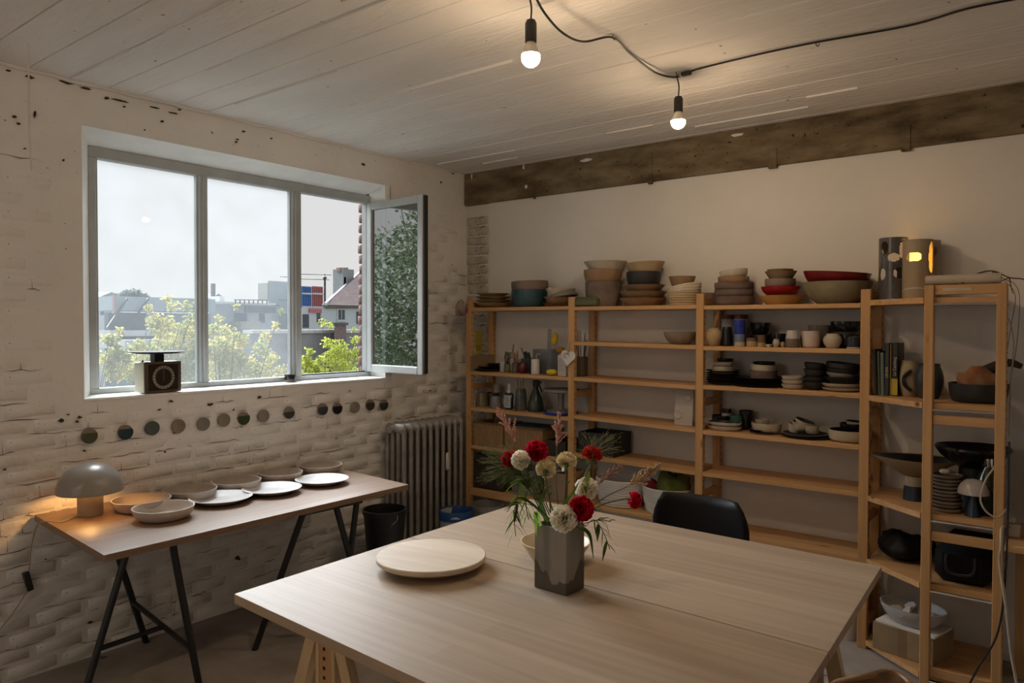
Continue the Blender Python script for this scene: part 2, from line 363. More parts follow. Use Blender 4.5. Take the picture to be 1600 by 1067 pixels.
# red brick outer jamb seen past the open light
redb = mat('red_facing_brick', (.11, .05, .04), .9, c2=(.22, .12, .095), scale=14, bump=.004, bscale=40)
for c in range(18):
    z = Z0+.0+c*.0716; MB().box((-.305+R_.uniform(-.006, .006), -.81+R_.uniform(-.006, .006), z), (-.247, -.72, z+.06), bev=.006).build('brick', redb, wl, ang=60)
# ------------------------------------------------------------------ pull cord
p0 = onx(.35, 49, 267); strm = mat('cotton_string', (.72, .68, .60), .9)
tag(MB().tube(catmull([(p0.x+.004, p0.y, p0.z), (p0.x-.002, p0.y-.004, p0.z+.15), (p0.x, p0.y-.006, p0.z+.35), (p0.x, p0.y-.006, H-.006)], 5), .0038, 6).build('hanging_string', strm), 'thin white string hanging down from the ceiling beside the window wall', 'string')
# ================================================================== furniture
ash = wood('pale_ash_veneer', (.37, .285, .205), (.43, .34, .253), 0, rough=.46, fine=40, spec=.24)
t = ash.node_tree; N = t.nodes.new; L = t.links.new; bs = t.nodes['Principled BSDF']; co = N('ShaderNodeTexCoord'); bk = N('ShaderNodeTexBrick'); bk.inputs['Scale'].default_value = 1.; bk.inputs['Brick Width'].default_value = 1.9; bk.inputs['Row Height'].default_value = .105; bk.inputs['Mortar Size'].default_value = .0; bk.inputs['Color1'].default_value = (.86, .85, .84, 1); bk.inputs['Color2'].default_value = (1, 1, 1, 1); bk.inputs['Mortar'].default_value = (.86, .85, .84, 1)
mr = N('ShaderNodeMapping'); mr.inputs['Rotation'].default_value = (0, 0, .035); L(co.outputs['Object'], mr.inputs[0]); L(mr.outputs[0], bk.inputs['Vector']); mx = N('ShaderNodeMixRGB'); mx.blend_type = 'MULTIPLY'; mx.inputs[0].default_value = 1.; L(bs.inputs['Base Color'].links[0].from_socket, mx.inputs[1]); L(bk.outputs['Color'], mx.inputs[2]); L(mx.outputs[0], bs.inputs['Base Color'])
ash_e = wood('ash_edge', (.42, .30, .20), (.52, .39, .27), 0, rough=.5, fine=30)
acacia = wood('worn_oiled_hardwood', (.18, .108, .064), (.24, .158, .105), 1, rough=.42, fine=34, spec=.4)
pale_pine = wood('clear_pine_trestle', (.55, .38, .20), (.66, .48, .28), 2)
SX = (.283, 1.158, 2.031, 2.902)                        # centre lines of the four upright frames of the shelving
PW, PD, PH, SD = .046, .036, 1.79, .30
def side_frame(root, x, y0, y1, h=PH, rails=(1.77, 1.19, .66, .12), holes=True):
    """upright ladder frame perpendicular to the wall: two posts, rails between them"""
    for yy in (y0, y1-PD):
        p = MB().box((x-PW/2, yy, .0), (x+PW/2, yy+PD, h), bev=.003).build('post', pineZ, root, ang=20)
        b = MB()
        for k in range(40):
            z = .12+k*.0405
            if z > h-.04: break
            for q in (.010, .026): b.cyl(.0034, 0, .0008, 6, M=Matrix.Translation((x+PW/2, yy+q, z)) @ Matrix.Rotation(math.pi/2, 4, 'Y'))
        tag(b.build('peg_hole', dark, p, smooth=False), kind='stuff')
    for z in rails: MB().box((x-.011, y0+PD, z-.042), (x+.011, y1-PD, z), bev=.002).build('rail', pineY, root, ang=20)
def shelf(root, x0, x1, z, z2=None, y0=-.30, y1=-.02, m=None, t=.024):
    b = MB(); z2 = z if z2 is None else z2
    b.box((x0, y0+.002, -t), (x1, y1, 0), bev=.002); o = b.build('shelf', m or pineX, root, ang=20)
    for v in o.data.vertices: v.co.z += z+(z2-z)*(v.co.x-x0)/(x1-x0)
    return o
g = 'pine shelving units along the back wall'
u1 = thing('shelving_unit', 'pine shelving unit in the corner by the radiator, holding tools and woven boxes', 'shelving', (0, 0, 0), group=g)
side_frame(u1, SX[0], -.30, -.02)
Z1S = [(1.732, 1.732), (1.281, 1.276), (1.025, 1.018), (.755, .75), (.452, .452)]
for a, c in Z1S: shelf(u1, SX[0]+PW/2, SX[1]-PW/2, a, c)
MB().box((SX[0]+PW/2, -.302, .40), (SX[1]-PW/2, -.285, .445), bev=.002).build('rail', pineX, u1)
u2 = thing('shelving_unit', 'nearly empty pine shelving unit behind the flowers, second from the radiator', 'shelving', (0, 0, 0), group=g)
side_frame(u2, SX[1], -.30, -.02)
Z2S = [(1.727, 1.727), (1.505, 1.496), (1.278, 1.266), (1.035, 1.020), (.79, .777), (.483, .474)]
for a, c in Z2S: shelf(u2, SX[1]+PW/2, SX[2]-PW/2, a, c)
u3 = thing('shelving_unit', 'pine shelving unit full of pots and plates, behind the black chair', 'shelving', (0, 0, 0), group=g)
side_frame(u3, SX[2], -.30, -.02); side_frame(u3, SX[3], -.30, -.02)
Z3S = [(1.722, 1.722), (1.493, 1.493), (1.272, 1.270), (1.016, 1.012), (.778, .778), (.452, .452)]
for a, c in Z3S: shelf(u3, SX[2]+PW/2, SX[3]-PW/2, a, c)
# corner unit: its outer ladder frame stands parallel to the wall, shelves cut on the diagonal
u4 = thing('corner_shelving_unit', 'pine corner shelving unit with diagonal shelf fronts and a ladder frame at right', 'shelving', (0, 0, 0), group=g)
LX0, LX1, LY = 3.215, 3.487, -.53
for i, x in enumerate((LX0, LX1)):
    p = MB().box((x-.019, LY, 0), (x+.019, LY+.046, PH), bev=.003).build('post', pineZ, u4, ang=20); b = MB()
    if i:
        for k in range(40):
            for q in (.012, .034): b.cyl(.0034, 0, .0008, 6, M=Matrix.Translation((x+.019, LY+q, .12+k*.0405)) @ Matrix.Rotation(math.pi/2, 4, 'Y'))
        tag(b.build('peg_hole', dark, p, smooth=False), kind='stuff')
for z in (1.789, 1.213, .692, .08): MB().box((LX0+.019, LY+.012, z-.042), (LX1-.019, LY+.034, z), bev=.002).build('rail', pineX, u4, ang=20)
MB().box((LX0+.05, LY+.0095, 1.762), (LX0+.16, LY+.0125, 1.776)).build('paper_label', mat('yellowed_paper', (.55, .47, .33), .8), u4, smooth=False)
galv = mat('galvanised_rod', (.45, .43, .40), .4, .6)
Z4S = [1.735, 1.265, .768, .452, .045]
for z in Z4S:
    poly = [(SX[3]+PW/2, -.298), (LX0-.02, LY+.02), (LX1-.02, LY+.02), (LX1-.02, -.02), (SX[3]+PW/2, -.02)]
    MB().prism(poly, z-.024, z).build('shelf', pineX, u4, smooth=False)
    MB().bar((SX[3]+PW/2, -.296, z-.012), (LX0-.021, LY+.016, z-.012), .012, .026).build('edge_lip', pineX, u4, smooth=False)
    MB().tube([(LX0+.019, LY+.006, z-.03), (LX1-.019, LY+.006, z-.03)], .005, 6).build('tie_rod', galv, u4)
# next bay at the picture's right edge
u5 = thing('low_shelf', 'pine shelf board with plug adapter at the right edge of the photo', 'shelf', (0, 0, 0))
MB().box((LX1+.03, -.62, .678), (4.25, -.16, .708), bev=.003).build('board', pineX, u5); MB().box((4.2, -.6, 0), (4.246, -.55, .678)).build('post', pineZ, u5); MB().box((4.2, -.2, 0), (4.246, -.16, .678)).build('post', pineZ, u5); MB().box((LX1+.04, -.2, 0), (LX1+.08, -.16, .678)).build('post', pineZ, u5)

# ------------------------------------------------------------------ left work table
t1 = thing('work_table', 'long hardwood table top with bowls and plates under the window', 'table', (.45, -2.2, 0))
b = MB(); b.prism([(.014-.45, -2.968+2.2), (.883-.45, -3.038+2.2), (.868-.45, -1.45+2.2), (.014-.45, -1.375+2.2)], .712, .74)
b.build('table_top', acacia, t1, smooth=False)
def metal_trestle(label, bar_, legs, cross):
    c = Vector(bar_[0]); r = thing('metal_trestle', label, 'trestle', (c.x, c.y, 0), group='black steel trestles under the window table'); o = Vector((c.x, c.y, 0))
    MB().bar(Vector(bar_[0])-o, Vector(bar_[1])-o, .032, .024).build('top_bar', blackmet, r, smooth=False)
    for pts in legs: MB().tube([Vector(p)-o for p in pts], .0155, 10).build('leg', blackmet, r)
    for a, e in cross: MB().tube([Vector(a)-o, Vector(e)-o], .012, 8).build('brace', blackmet, r)
A, Bq, Cq = Vector((.44, -2.945, .0)), Vector((.78, -2.60, 0)), Vector((.045, -2.482, 0))
def lerp(a, e, t): return Vector(a)+(Vector(e)-Vector(a))*t
a1, b1, c1 = Vector((.40, -2.70, .70)), Vector((.735, -2.70, .70)), Vector((.10, -2.70, .70))
b1k = Vector((.745, -2.695, .63))
metal_trestle('black steel trestle with three legs under the lamp end of the table', ((.08, -2.70, .70), (.76, -2.70, .70)), [(A, a1), (Bq, b1k, b1), (Cq, c1)],
              [(lerp(Cq, c1, .33), lerp(Bq, b1, .30)), (lerp(A, a1, .29), lerp(lerp(Cq, c1, .33), lerp(Bq, b1, .30), .55))])
A2, B2, C2 = Vector((.55, -2.19, 0)), Vector((.93, -1.76, 0)), Vector((.79, -1.86, 0))
a2, b2, c2 = Vector((.79, -2.075, .70)), Vector((.80, -1.89, .70)), Vector((.815, -1.765, .70))
metal_trestle('black steel trestle under the far end of the table, beside the black bucket', ((.80, -2.09, .70), (.815, -1.74, .70)), [(A2, a2), (B2, b2), (C2, c2)], [(lerp(A2, a2, .45), lerp(B2, b2, .38))])

# ------------------------------------------------------------------ big table: two tops side by side on wooden trestles
gt = 'pale ash table tops pushed together'
for lab, poly in (('pale ash veneer table top farther from the camera, nearer the shelves', [(1.592, -1.307), (3.205, -1.354), (3.255, -2.2105), (1.611, -2.152)]), ('pale ash veneer table top nearer the camera, with round board on it', [(1.612, -2.157), (3.255, -2.2155), (3.30, -3.036), (1.632, -2.958)])):
    cx = sum(p[0] for p in poly)/4; cy = sum(p[1] for p in poly)/4
    r = thing('table_top', lab, 'table', (cx, cy, 0), group=gt); P = [(x-cx, y-cy) for x, y in poly][::-1]
    MB().prism(P, .7095, .74).build('top_panel', ash, r, smooth=False)
    b = MB()
    for i in range(4):
        p, q = Vector((*P[i], .725)), Vector((*P[(i+1) % 4], .725)); b.bar(p, q, .001, .030, ext=-.001)
    b.build('edge_band', ash_e, r, smooth=False)
def wood_trestle(label, x, y0, y1, w_=.26, ends=2):
    r = thing('wooden_trestle', label, 'trestle', (x, 0, 0), group='pine trestles under the big table')
    MB().box((-.03, y0, .675), (.03, y1, .709), bev=.003).build('top_bar', pale_pine, r)
    for yy in (y0+.03, y1-.03)[:ends]:
        for s_ in (-1, 1): MB().bar((s_*.052, yy, .672), (s_*w_, yy, .0), .03, .045, upv=(1, 0, .3)).build('leg', pale_pine, r, smooth=False)
        p = MB().box((-.029, yy-.012, .15), (.029, yy+.012, .676), bev=.002).build('hole_board', pineZ, r); h_ = MB()
        for k in range(5): h_.cyl(.006, 0, .001, 10, M=Matrix.Translation((-.005, yy-.0121, .66-.025-k*.03)) @ Matrix.Rotation(math.pi/2, 4, 'X'))
        tag(h_.build('peg_hole', dark, p, smooth=False), kind='stuff')
        for s_ in (-1, 1): MB().box((s_*.038-.009, yy-.014, .14), (s_*.038+.009, yy+.014, .674), bev=.002).build('batten', pale_pine, r)
        MB().box((-.18, yy-.01, .20), (.18, yy+.01, .25), bev=.002).build('stretcher', pale_pine, r)
wood_trestle('light pine trestle with peg holes under the left end of the big table', 1.945, -2.86, -2.2, .30)
wood_trestle('light pine trestle under the left end of the farther table top', 1.95, -2.05, -1.5, .26)
wood_trestle('light pine trestle under the right end of the nearer table top', 2.90, -2.85, -2.3, .19)
wood_trestle('light pine trestle showing one leg past the right edge of the big table', 3.082, -1.83, -1.75, .19, 1)
r = thing('wooden_trestle', 'short pine trestle under the near edge of the big table', 'trestle', (2.45, -2.90, 0), group='pine trestles under the big table')
MB().box((-.03, -.03, 0), (.03, .03, .709), bev=.003).build('post', pale_pine, r)

# ------------------------------------------------------------------ column radiator under the left wall
radm = mat('old_silver_radiator_paint', (.26, .25, .235), .5, .25, c2=(.38, .36, .34), scale=10, bump=.002, bscale=40)
rad = thing('radiator', 'old grey cast-iron column radiator in the corner below the brick wall', 'radiator', (.15, -.58, 0))
def section():
    b = MB()
    for k in range(4):
        x = -.078+k*.052; b.lathe([(.0155, .13), (.0145, .2), (.0145, .86), (.0165, .91)], 8, M=Matrix.Translation((x, 0, 0)))
    for z0, z1 in ((.10, .165), (.885, .955)): b.box((-.095, -.0255, z0), (.095, .0255, z1), bev=.024)
    return b
sec = None
for i in range(10):
    yy = -.295+i*.062
    if sec is None: sec = section().build('section', radm, rad, loc=(0, yy, 0), ang=60)
    else: copy_obj(sec, rad, (0, yy, 0))
for yy in (-.295, .263):
    MB().box((-.09, yy-.02, 0), (-.06, yy+.02, .12), bev=.006).build('foot', radm, rad); MB().box((.06, yy-.02, 0), (.09, yy+.02, .12), bev=.006).build('foot', radm, rad)
MB().cyl(.024, 0, .03, 12, M=T(0, -.32, .92, rx=math.pi/2)).build('plug', radm, rad)
MB().box((.097, -.008, .60), (.112, .022, .72), bev=.004).build('meter_tag', mat('white_meter_plastic', (.70, .67, .60), .5), rad, loc=(0, .09, 0))

# ------------------------------------------------------------------ buckets
def bucket(label, loc, r, h, m, rim=None, liner=None, handle=True, cat='bucket', name='bucket'):
    o = thing(name, label, cat, loc)
    MB().lathe([(0, 0), (r*.80, 0), (r*.985, h-.03), (r*1.03, h-.028), (r*1.03, h), (r*.97, h), (r*.78, .01), (0, .01)], 32).build('body', m, o, ang=50)
    if handle:
        pts = [(r*1.04*math.cos(a), r*1.04*math.sin(a)*.55-.02, h-.02-.11*math.sin(a)) for a in [math.pi*k/14 for k in range(15)]]
        pts = [(p[0]*.98+.0, -abs(p[1])-r*.42*math.sin(math.pi*k/14), p[2]) for k, p in enumerate(pts)]
        MB().tube(pts, .0025, 6).build('handle', galv, o)
    if liner: MB().lathe([(r*1.035, h-.05), (r*1.045, h+.002), (r*1.0, h+.012), (r*.965, h), (r*.90, h-.12), (0, h-.13)], 32, wob=.012).build('liner', liner, o)
    return o
crate_z = .155
cr = tag(MB().box((.17, -1.33, 0), (.53, -.98, crate_z), bev=.006).build('green_crate', mat('dark_green_plastic', (.03, .06, .018), .5)), 'dark green box on the floor under the black bucket', 'box')
bucket('black builder bucket with wire handle beside the radiator', (.345, -1.15, crate_z+.001), .132, .315, black)
bucket('white bucket lined with blue plastic sheet in front of the radiator', (.50, -.665, 0), .11, .385, mat('whitish_plastic', (.50, .48, .46), .5), liner=mat('blue_plastic_sheet', (.012, .06, .20), .35), handle=False)
bucket('grey translucent bucket standing below the corner shelves', (.53, -.385, 0), .115, .385, mat('greyish_plastic', (.20, .19, .18), .45), handle=False)
wb2 = bucket('white bucket with black handwriting on the floor behind the shelf post', (2.782, -.172, 0), .115, .30, mat('white_bucket_plastic', (.60, .59, .56), .45), handle=False)
def text(s_, size, m, parent=None, loc=(0, 0, 0), rot=(0, 0, 0), ext=.0004, name='lettering', shear=0.):
    cu = bpy.data.curves.new(name, 'FONT'); cu.body = s_; cu.size = size; cu.extrude = ext; cu.align_x = 'CENTER'; cu.align_y = 'CENTER'; cu.shear = shear; cu.resolution_u = 3
    o = bpy.data.objects.new(name, cu); col.objects.link(o); o.data.materials.append(m)
    if parent: o.parent = parent
    bpy.context.view_layer.update(); me = bpy.data.meshes.new_from_object(o.evaluated_get(bpy.context.evaluated_depsgraph_get())); me.name = name; bpy.data.objects.remove(o); me.materials.clear(); me.materials.append(m)
    o = bpy.data.objects.new(name, me); col.objects.link(o); o.parent = parent; o.location = loc; o.rotation_euler = rot; return o
ink = mat('black_marker_ink', (.01, .01, .01), .7)
text('S1E', .060, ink, wb2, (.0357, -.0982, .135), (math.radians(86), 0, math.radians(20)), shear=.25)

# ------------------------------------------------------------------ black shell chair pushed in at the far side
def shell_chair(label, loc, rz, shell_m, leg_m, bw=.47, bh=.40, top_r=.14, seat_z=.45, name='shell_chair', thick=.012, round_=False):
    o = thing(name, label, 'chair', loc, rz); nx, ny = 16, 18; vs = []; fs = []
    prof = []
    for j in range(ny+1):                      # seat front edge -> seat back -> backrest top  (faces -y)
        t = j/ny
        if t < .45: q = t/.45; yy = -.21+.40*q; zz = seat_z-.015*math.sin(q*math.pi)-.005; wd = .22
        elif t < .6: q = (t-.45)/.15; a = q*math.pi/2*.9; yy = .19+.055*math.sin(a); zz = seat_z-.005+.075*(1-math.cos(a)); wd = .215
        else: q = (t-.6)/.4; yy = .245+.035*q; zz = seat_z+.065+(bh-.07)*q; wd = bw/2*(.92+.08*math.sin(q*3.1))
        if t > .8: q = (t-.8)/.2; wd *= 1-(1-math.sqrt(max(0, 1-(q*.82)**2)))*top_r*2.6
        if round_ and t > .6: q = (t-.6)/.4; wd *= math.sqrt(max(.03, 1-(q*.985)**2))
        prof.append((yy, zz, wd, max(0, (t-.5)*2)))
    for (yy, zz, wd, c) in prof:
        for i in range(nx+1):
            s_ = i/nx*2-1; vs.append((s_*wd, yy-.055*c*s_*s_, zz+.03*(1-c)*s_*s_))
    n = len(vs)
    for j in range(ny):
        for i in range(nx): a = j*(nx+1)+i; fs.append((a, a+1, a+nx+2, a+nx+1))
    me = bpy.data.meshes.new('shell'); me.from_pydata(vs, [], fs); me.materials.append(shell_m); me.polygons.foreach_set('use_smooth', [True]*len(fs))
    s_ = bpy.data.objects.new('shell', me); col.objects.link(s_); s_.parent = o; md = s_.modifiers.new('s', 'SOLIDIFY'); md.thickness = thick; md.offset = 0
    for x in (-1, 1):
        for (yy, fy) in ((-.14, -.22), (.14, .26)): MB().tube([(x*.13, yy, seat_z-.02), (x*.21, fy, 0)], .011, 8).build('leg', leg_m, o)
    return o
shell_chair('black moulded shell chair pushed in behind the big table', (2.405, -1.36, 0), 0, mat('black_shell_plastic', (.006, .006, .007), .5, var=.1, spec=.25), galv, .46, .385, .15, .455)
shell_chair('brown plywood chair with rounded back at the bottom right corner', (3.462, -2.56, .010), math.radians(8), mat('brown_plywood', (.20, .10, .04), .4, c2=(.26, .14, .06), stretch=(1, 30, 30)), galv, .46, .33, .0, .43, 'plywood_chair', round_=True)
# ================================================================== vessels
def cl(name, c, rough=.5, **k): return mat(name, c, rough, **k)
raw = cl('raw_buff_clay', (.37, .31, .26), .9, c2=(.45, .385, .33), scale=5)
white_g = cl('white_satin_glaze', (.66, .65, .65), .4, var=.03)
cream = cl('cream_glaze', (.42, .36, .27), .4, c2=(.52, .46, .37), speck=(60, .70, (.22, .15, .09)))
blk = cl('black_gloss_glaze', (.010, .010, .012), .16, var=.3)
blkm = cl('black_matte_clay', (.020, .019, .019), .55, var=.3)
brownclay = cl('grey_brown_clay', (.13, .095, .075), .8, c2=(.24, .18, .145), scale=6, speck=(50, .70, (.40, .36, .32)), bump=.001)
maroonclay = cl('purple_brown_clay', (.10, .065, .055), .75, c2=(.19, .13, .11), scale=5, bump=.001)
tan = cl('tan_stoneware', (.36, .25, .13), .6, c2=(.46, .34, .20), scale=7, bump=.0008)
copper = cl('copper_brown_clay', (.25, .145, .07), .6, c2=(.34, .215, .12), scale=8, stretch=(1, 1, .3))
teal = cl('teal_satin_glaze', (.020, .058, .075), .38, c2=(.035, .085, .105))
woodb = wood('turned_wood_bowl', (.235, .145, .075), (.34, .22, .125), 0, fine=14)
red_g = cl('red_gloss_glaze', (.25, .008, .010), .22, c2=(.36, .014, .014), speck=(40, .76, (.5, .35, .3)))
dred_g = cl('dark_red_gloss_glaze', (.12, .006, .008), .3, c2=(.19, .010, .012))
stone = cl('mossy_stone_clay', (.17, .14, .08), .8, c2=(.27, .23, .14), scale=6, bump=.0015)
greyc = cl('grey_clay', (.17, .155, .135), .8, c2=(.24, .215, .19))
yelw = wood('yellow_wood_bowl', (.42, .24, .075), (.52, .31, .11), 0, fine=14)
green_g = cl('sea_green_glaze', (.035, .13, .085), .35, c2=(.06, .18, .12))
cobalt = cl('cobalt_blue_glaze', (.010, .022, .22), .3, c2=(.018, .04, .32))
PROF = {  # outer shape: (fraction of radius, fraction of height)
 'bowl': [(.52, 0), (.60, .04), (.80, .30), (.94, .66), (1, 1)], 'deep': [(.80, 0), (.88, .06), (.96, .35), (1, .75), (1, 1)],
 'tub': [(.86, 0), (.95, .10), (1, .4), (1, 1)], 'plate': [(.52, 0), (.56, .10), (.78, .45), (1, 1)], 'flare': [(.62, 0), (.68, .06), (.84, .5), (1, 1)],
 'cup': [(.80, 0), (.93, .06), (1, .2), (1, 1)], 'jar': [(.55, 0), (.66, .05), (.95, .35), (1, .55), (.90, .78), (.62, .93), (.66, 1)],
 'jug': [(.62, 0), (.70, .04), (.96, .34), (1, .55), (.86, .82), (.70, .93), (.74, 1)], 'bottle': [(.95, 0), (1, .04), (.95, .45), (.82, .72), (.78, .80), (.72, .84)],
 'cyl': [(.97, 0), (1, .02), (1, .98), (.98, 1)], 'cone': [(1, 0), (.40, 1)], 'dish': [(.70, 0), (.80, .08), (.95, .5), (1, 1)]}
def profile(kind, r, h, t):
    P = [(a*r, c*h) for a, c in PROF[kind]]
    sm = []                                      # smooth the silhouette
    for i in range(len(P)-1):
        for j in range(3): q = j/3; sm.append((P[i][0]+(P[i+1][0]-P[i][0])*q, P[i][1]+(P[i+1][1]-P[i][1])*q))
    sm.append(P[-1])
    for _ in range(2): sm = [sm[0]]+[((sm[i-1][0]+2*sm[i][0]+sm[i+1][0])/4, (sm[i-1][1]+2*sm[i][1]+sm[i+1][1])/4) for i in range(1, len(sm)-1)]+[sm[-1]]
    inn = [(max(.001, a-t), max(c, t*1.2) if i else t*1.2) for i, (a, c) in enumerate(sm)]
    return [(0, 0)]+sm+inn[::-1][0:]+[(0, t*1.2)], len(sm)
def vessel(name, label, cat, loc, kind, r, h, m, inside=None, group=None, tilt=None, sy=1., wob=.0, t=None, n=32, bands=None, rz=None, lip=None):
    t = t or max(.003, min(.006, r*.05)); pr_, k = profile(kind, r, h, t); b = MB()
    mm = [m]; mis = []
    if inside: mm.append(inside)
    for i in range(len(pr_)-1):
        z = (pr_[i][1]+pr_[i+1][1])/2
        if i >= k+1 and inside: mis.append(1)
        else: mis.append(0)
    if bands:                                    # [(z fraction from which, material)] on the outside
        for zf, m_ in bands:
            mm.append(m_)
            for i in range(k+1):
                if (pr_[i][1]+pr_[i+1][1])/2 >= zf*h: mis[i] = len(mm)-1
    o = thing(name, label, cat, loc, group=group, rot=(tilt[0], tilt[1], rz or 0) if tilt else (0, 0, R_.uniform(0, 6) if rz is None else rz))
    b.lathe(pr_, n, mis=mis, wob=wob, sy=sy).build('body', mm, o, ang=55)
    return o
def X(px, yd, py=560): return ony(yd, px, py).x
def place(name, label, cat, px, w, ytop, z, yd, kind, m, ybot=None, **k):
    """vessel centred on photo column px, w pixels wide, standing at height z (or on what ends at photo row ybot)"""
    p = ony(yd, px, ytop)
    if ybot is not None: z = ony(yd, px, ybot).z
    r = w/2/pxm((p.x, yd, z)); return vessel(name, label, cat, (p.x, yd, z), kind, r, max(.008, p.z-z), m, **k)

# ------------------------------------------------------------------ pots on the window table
gb, gp = 'raw clay bowls on the window table', 'white plates on the window table'
def on_table(name, label, cat, px, py, w, h, kind, m, group, zt=.7402, **k):
    p = onz(zt+h, px, py); r = w/2/pxm(p); return vessel(name, label, cat, (p.x, p.y, zt), kind, r, h, m, group=group, rz=0, **k)
on_table('bowl', 'raw clay bowl beside the mushroom lamp, first of the back row', 'bowl', 221, 778.5, 86, .052, 'dish', raw, gb, n=48)
on_table('bowl', 'raw clay bowl in the back row directly behind the leftmost white plate', 'bowl', 297, 763, 80, .052, 'dish', raw, gb, n=48)
on_table('bowl', 'raw clay bowl at the middle of the back row under the window', 'bowl', 369, 749.5, 75, .052, 'dish', raw, gb, n=48)
on_table('bowl', 'raw clay bowl second from the far end of the back row', 'bowl', 438, 737, 68, .052, 'dish', raw, gb, n=48)
on_table('bowl', 'raw clay bowl at the far end of the back row, nearest the radiator', 'bowl', 501, 725.5, 66, .052, 'dish', raw, gb, n=48)
on_table('bowl', 'pale raw clay bowl in front, left of the white plates', 'bowl', 255.5, 791, 91, .052, 'dish', cl('pale_bisque', (.53, .47, .42), .85, var=.05), gb, n=48)
on_table('plate', 'white plate next to the front clay bowl, leftmost of three plates', 'plate', 345, 775, 95, .030, 'plate', white_g, gp, n=48)
on_table('plate', 'white plate between the other two white plates', 'plate', 425, 761, 90, .030, 'plate', white_g, gp, n=48)
on_table('plate', 'white plate farthest along the window table', 'plate', 503, 747, 82, .030, 'plate', white_g, gp, n=48)

# ------------------------------------------------------------------ on the big table
p = onz(.787, 674, 865)
bd = thing('turntable_board', 'round pale wooden turntable board raised on a small foot on the big table', 'board', (p.x, p.y, .7402), rz=.2)
MB().cyl(.10, 0, .022, 32).build('foot', pale_pine, bd); MB().lathe([(0, .022), (.186, .022), (.196, .030), (.196, .042), (.193, .045), (0, .045)], 64).build('board', [wood('scrubbed_round_board', (.52, .42, .31), (.64, .54, .42), 0, fine=14, rough=.5)], bd, ang=40)
vm = cl('dipped_vase_glaze', (.085, .068, .050), .6)
t = vm.node_tree; N = t.nodes.new; L = t.links.new; bs = t.nodes['Principled BSDF']; co = N('ShaderNodeTexCoord'); sx = N('ShaderNodeSeparateXYZ'); L(co.outputs['Object'], sx.inputs[0])
mp = N('ShaderNodeMapping'); mp.inputs['Scale'].default_value = (11, 11, 2.); L(co.outputs['Object'], mp.inputs[0]); nn = N('ShaderNodeTexNoise'); nn.inputs['Scale'].default_value = 1.; L(mp.outputs[0], nn.inputs[0])
ma = N('ShaderNodeMath'); ma.operation = 'MULTIPLY_ADD'; ma.inputs[1].default_value = .26; L(nn.outputs[0], ma.inputs[0]); L(sx.outputs['Z'], ma.inputs[2])
gr = N('ShaderNodeMath'); gr.operation = 'GREATER_THAN'; gr.inputs[1].default_value = .20; L(ma.outputs[0], gr.inputs[0])
n2 = N('ShaderNodeTexNoise'); n2.inputs['Scale'].default_value = 2.; L(mp.outputs[0], n2.inputs[0]); r2 = N('ShaderNodeValToRGB'); r2.color_ramp.elements[0].color = (.17, .152, .13, 1); r2.color_ramp.elements[1].color = (.27, .245, .21, 1); r2.color_ramp.elements[0].position = .4; r2.color_ramp.elements[1].position = .6; L(n2.outputs[0], r2.inputs[0])
mx = N('ShaderNodeMixRGB'); L(gr.outputs[0], mx.inputs[0]); L(bs.inputs['Base Color'].links[0].from_socket, mx.inputs[1]); L(r2.outputs[0], mx.inputs[2]); L(mx.outputs[0], bs.inputs['Base Color'])
VX, VY, VH = 2.4175, -2.257, .213
va = thing('rectangular_vase', 'tall rectangular stoneware vase with grey drip glaze holding the flowers', 'vase', (VX, VY, .7402), rz=math.radians(-2))
b = MB(); hw, hd, wt = .0655, .051, .006
ring = lambda a, c, z: [(-a, -c, z), (a, -c, z), (a, c, z), (-a, c, z)]
b.add(ring(hw, hd, 0)+ring(hw, hd, VH)+ring(hw-wt, hd-wt, VH)+ring(hw-wt, hd-wt, .01), [(3, 2, 1, 0)]+[(i+4*k, (i+1) % 4+4*k, (i+1) % 4+4*k+4, i+4*k+4) for k in range(3) for i in range(4)]+[(12, 13, 14, 15)])
o = b.build('body', vm, va, smooth=False); md = o.modifiers.new('b', 'BEVEL'); md.width = .004; md.segments = 2
p = onz(.815, 868, 843); vessel('bowl', 'cream bowl standing on the big table behind the vase', 'bowl', (p.x, p.y, .7402), 'flare', .131, .072, cl('cream_outside', (.52, .42, .28), .5, var=.06), inside=cl('cream_inside', (.55, .47, .33), .35, var=.05), n=48)

# ------------------------------------------------------------------ top shelf, first unit
s = 1.7325
gT = 'stacked plates and bowls on the top shelves'
zz = s
for k, (px, w, lab) in enumerate(((773, 62, 'bottom'), (771.5, 58, 'second from bottom'), (770.5, 55, 'second from top'), (770, 52, 'topmost'))):
    r = w/2/218; vessel('plate', f'tan wooden plate beside the teal bowl, {lab} of its stack of four', 'plate', (X(px, -.16), -.16, zz), 'plate', r, .034 if k == 0 else .026, tan, group=gT, n=32); zz += .030 if k == 0 else .0235
place('bowl', 'teal deep bowl on the top shelf above the paint brushes', 'bowl', 827, 56, 453, s, -.16, 'deep', teal, group=gT)
place('bowl', 'dark speckled brown bowl sitting in the teal bowl', 'bowl', 828, 58, 440, s, -.16, 'tub', brownclay, ybot=455, group=gT, tilt=(0, -.04), inside=maroonclay)
vessel('plate', 'thin wooden plate under the small wooden bowl at the first post', 'plate', (X(870, -.14), -.14, s), 'plate', .10, .022, woodb, group=gT)
vessel('bowl', 'small wooden bowl between the thin plate and the white bowl', 'bowl', (X(872, -.14), -.14, s+.022), 'flare', .098, .045, woodb, group=gT)
place('bowl', 'white and terracotta bowl near the first post', 'bowl', 876, 47, 451, s, -.14, 'flare', cl('white_terracotta', (.50, .40, .31), .7, c2=(.62, .55, .47), stretch=(3, .5, .5)), ybot=464, group=gT)
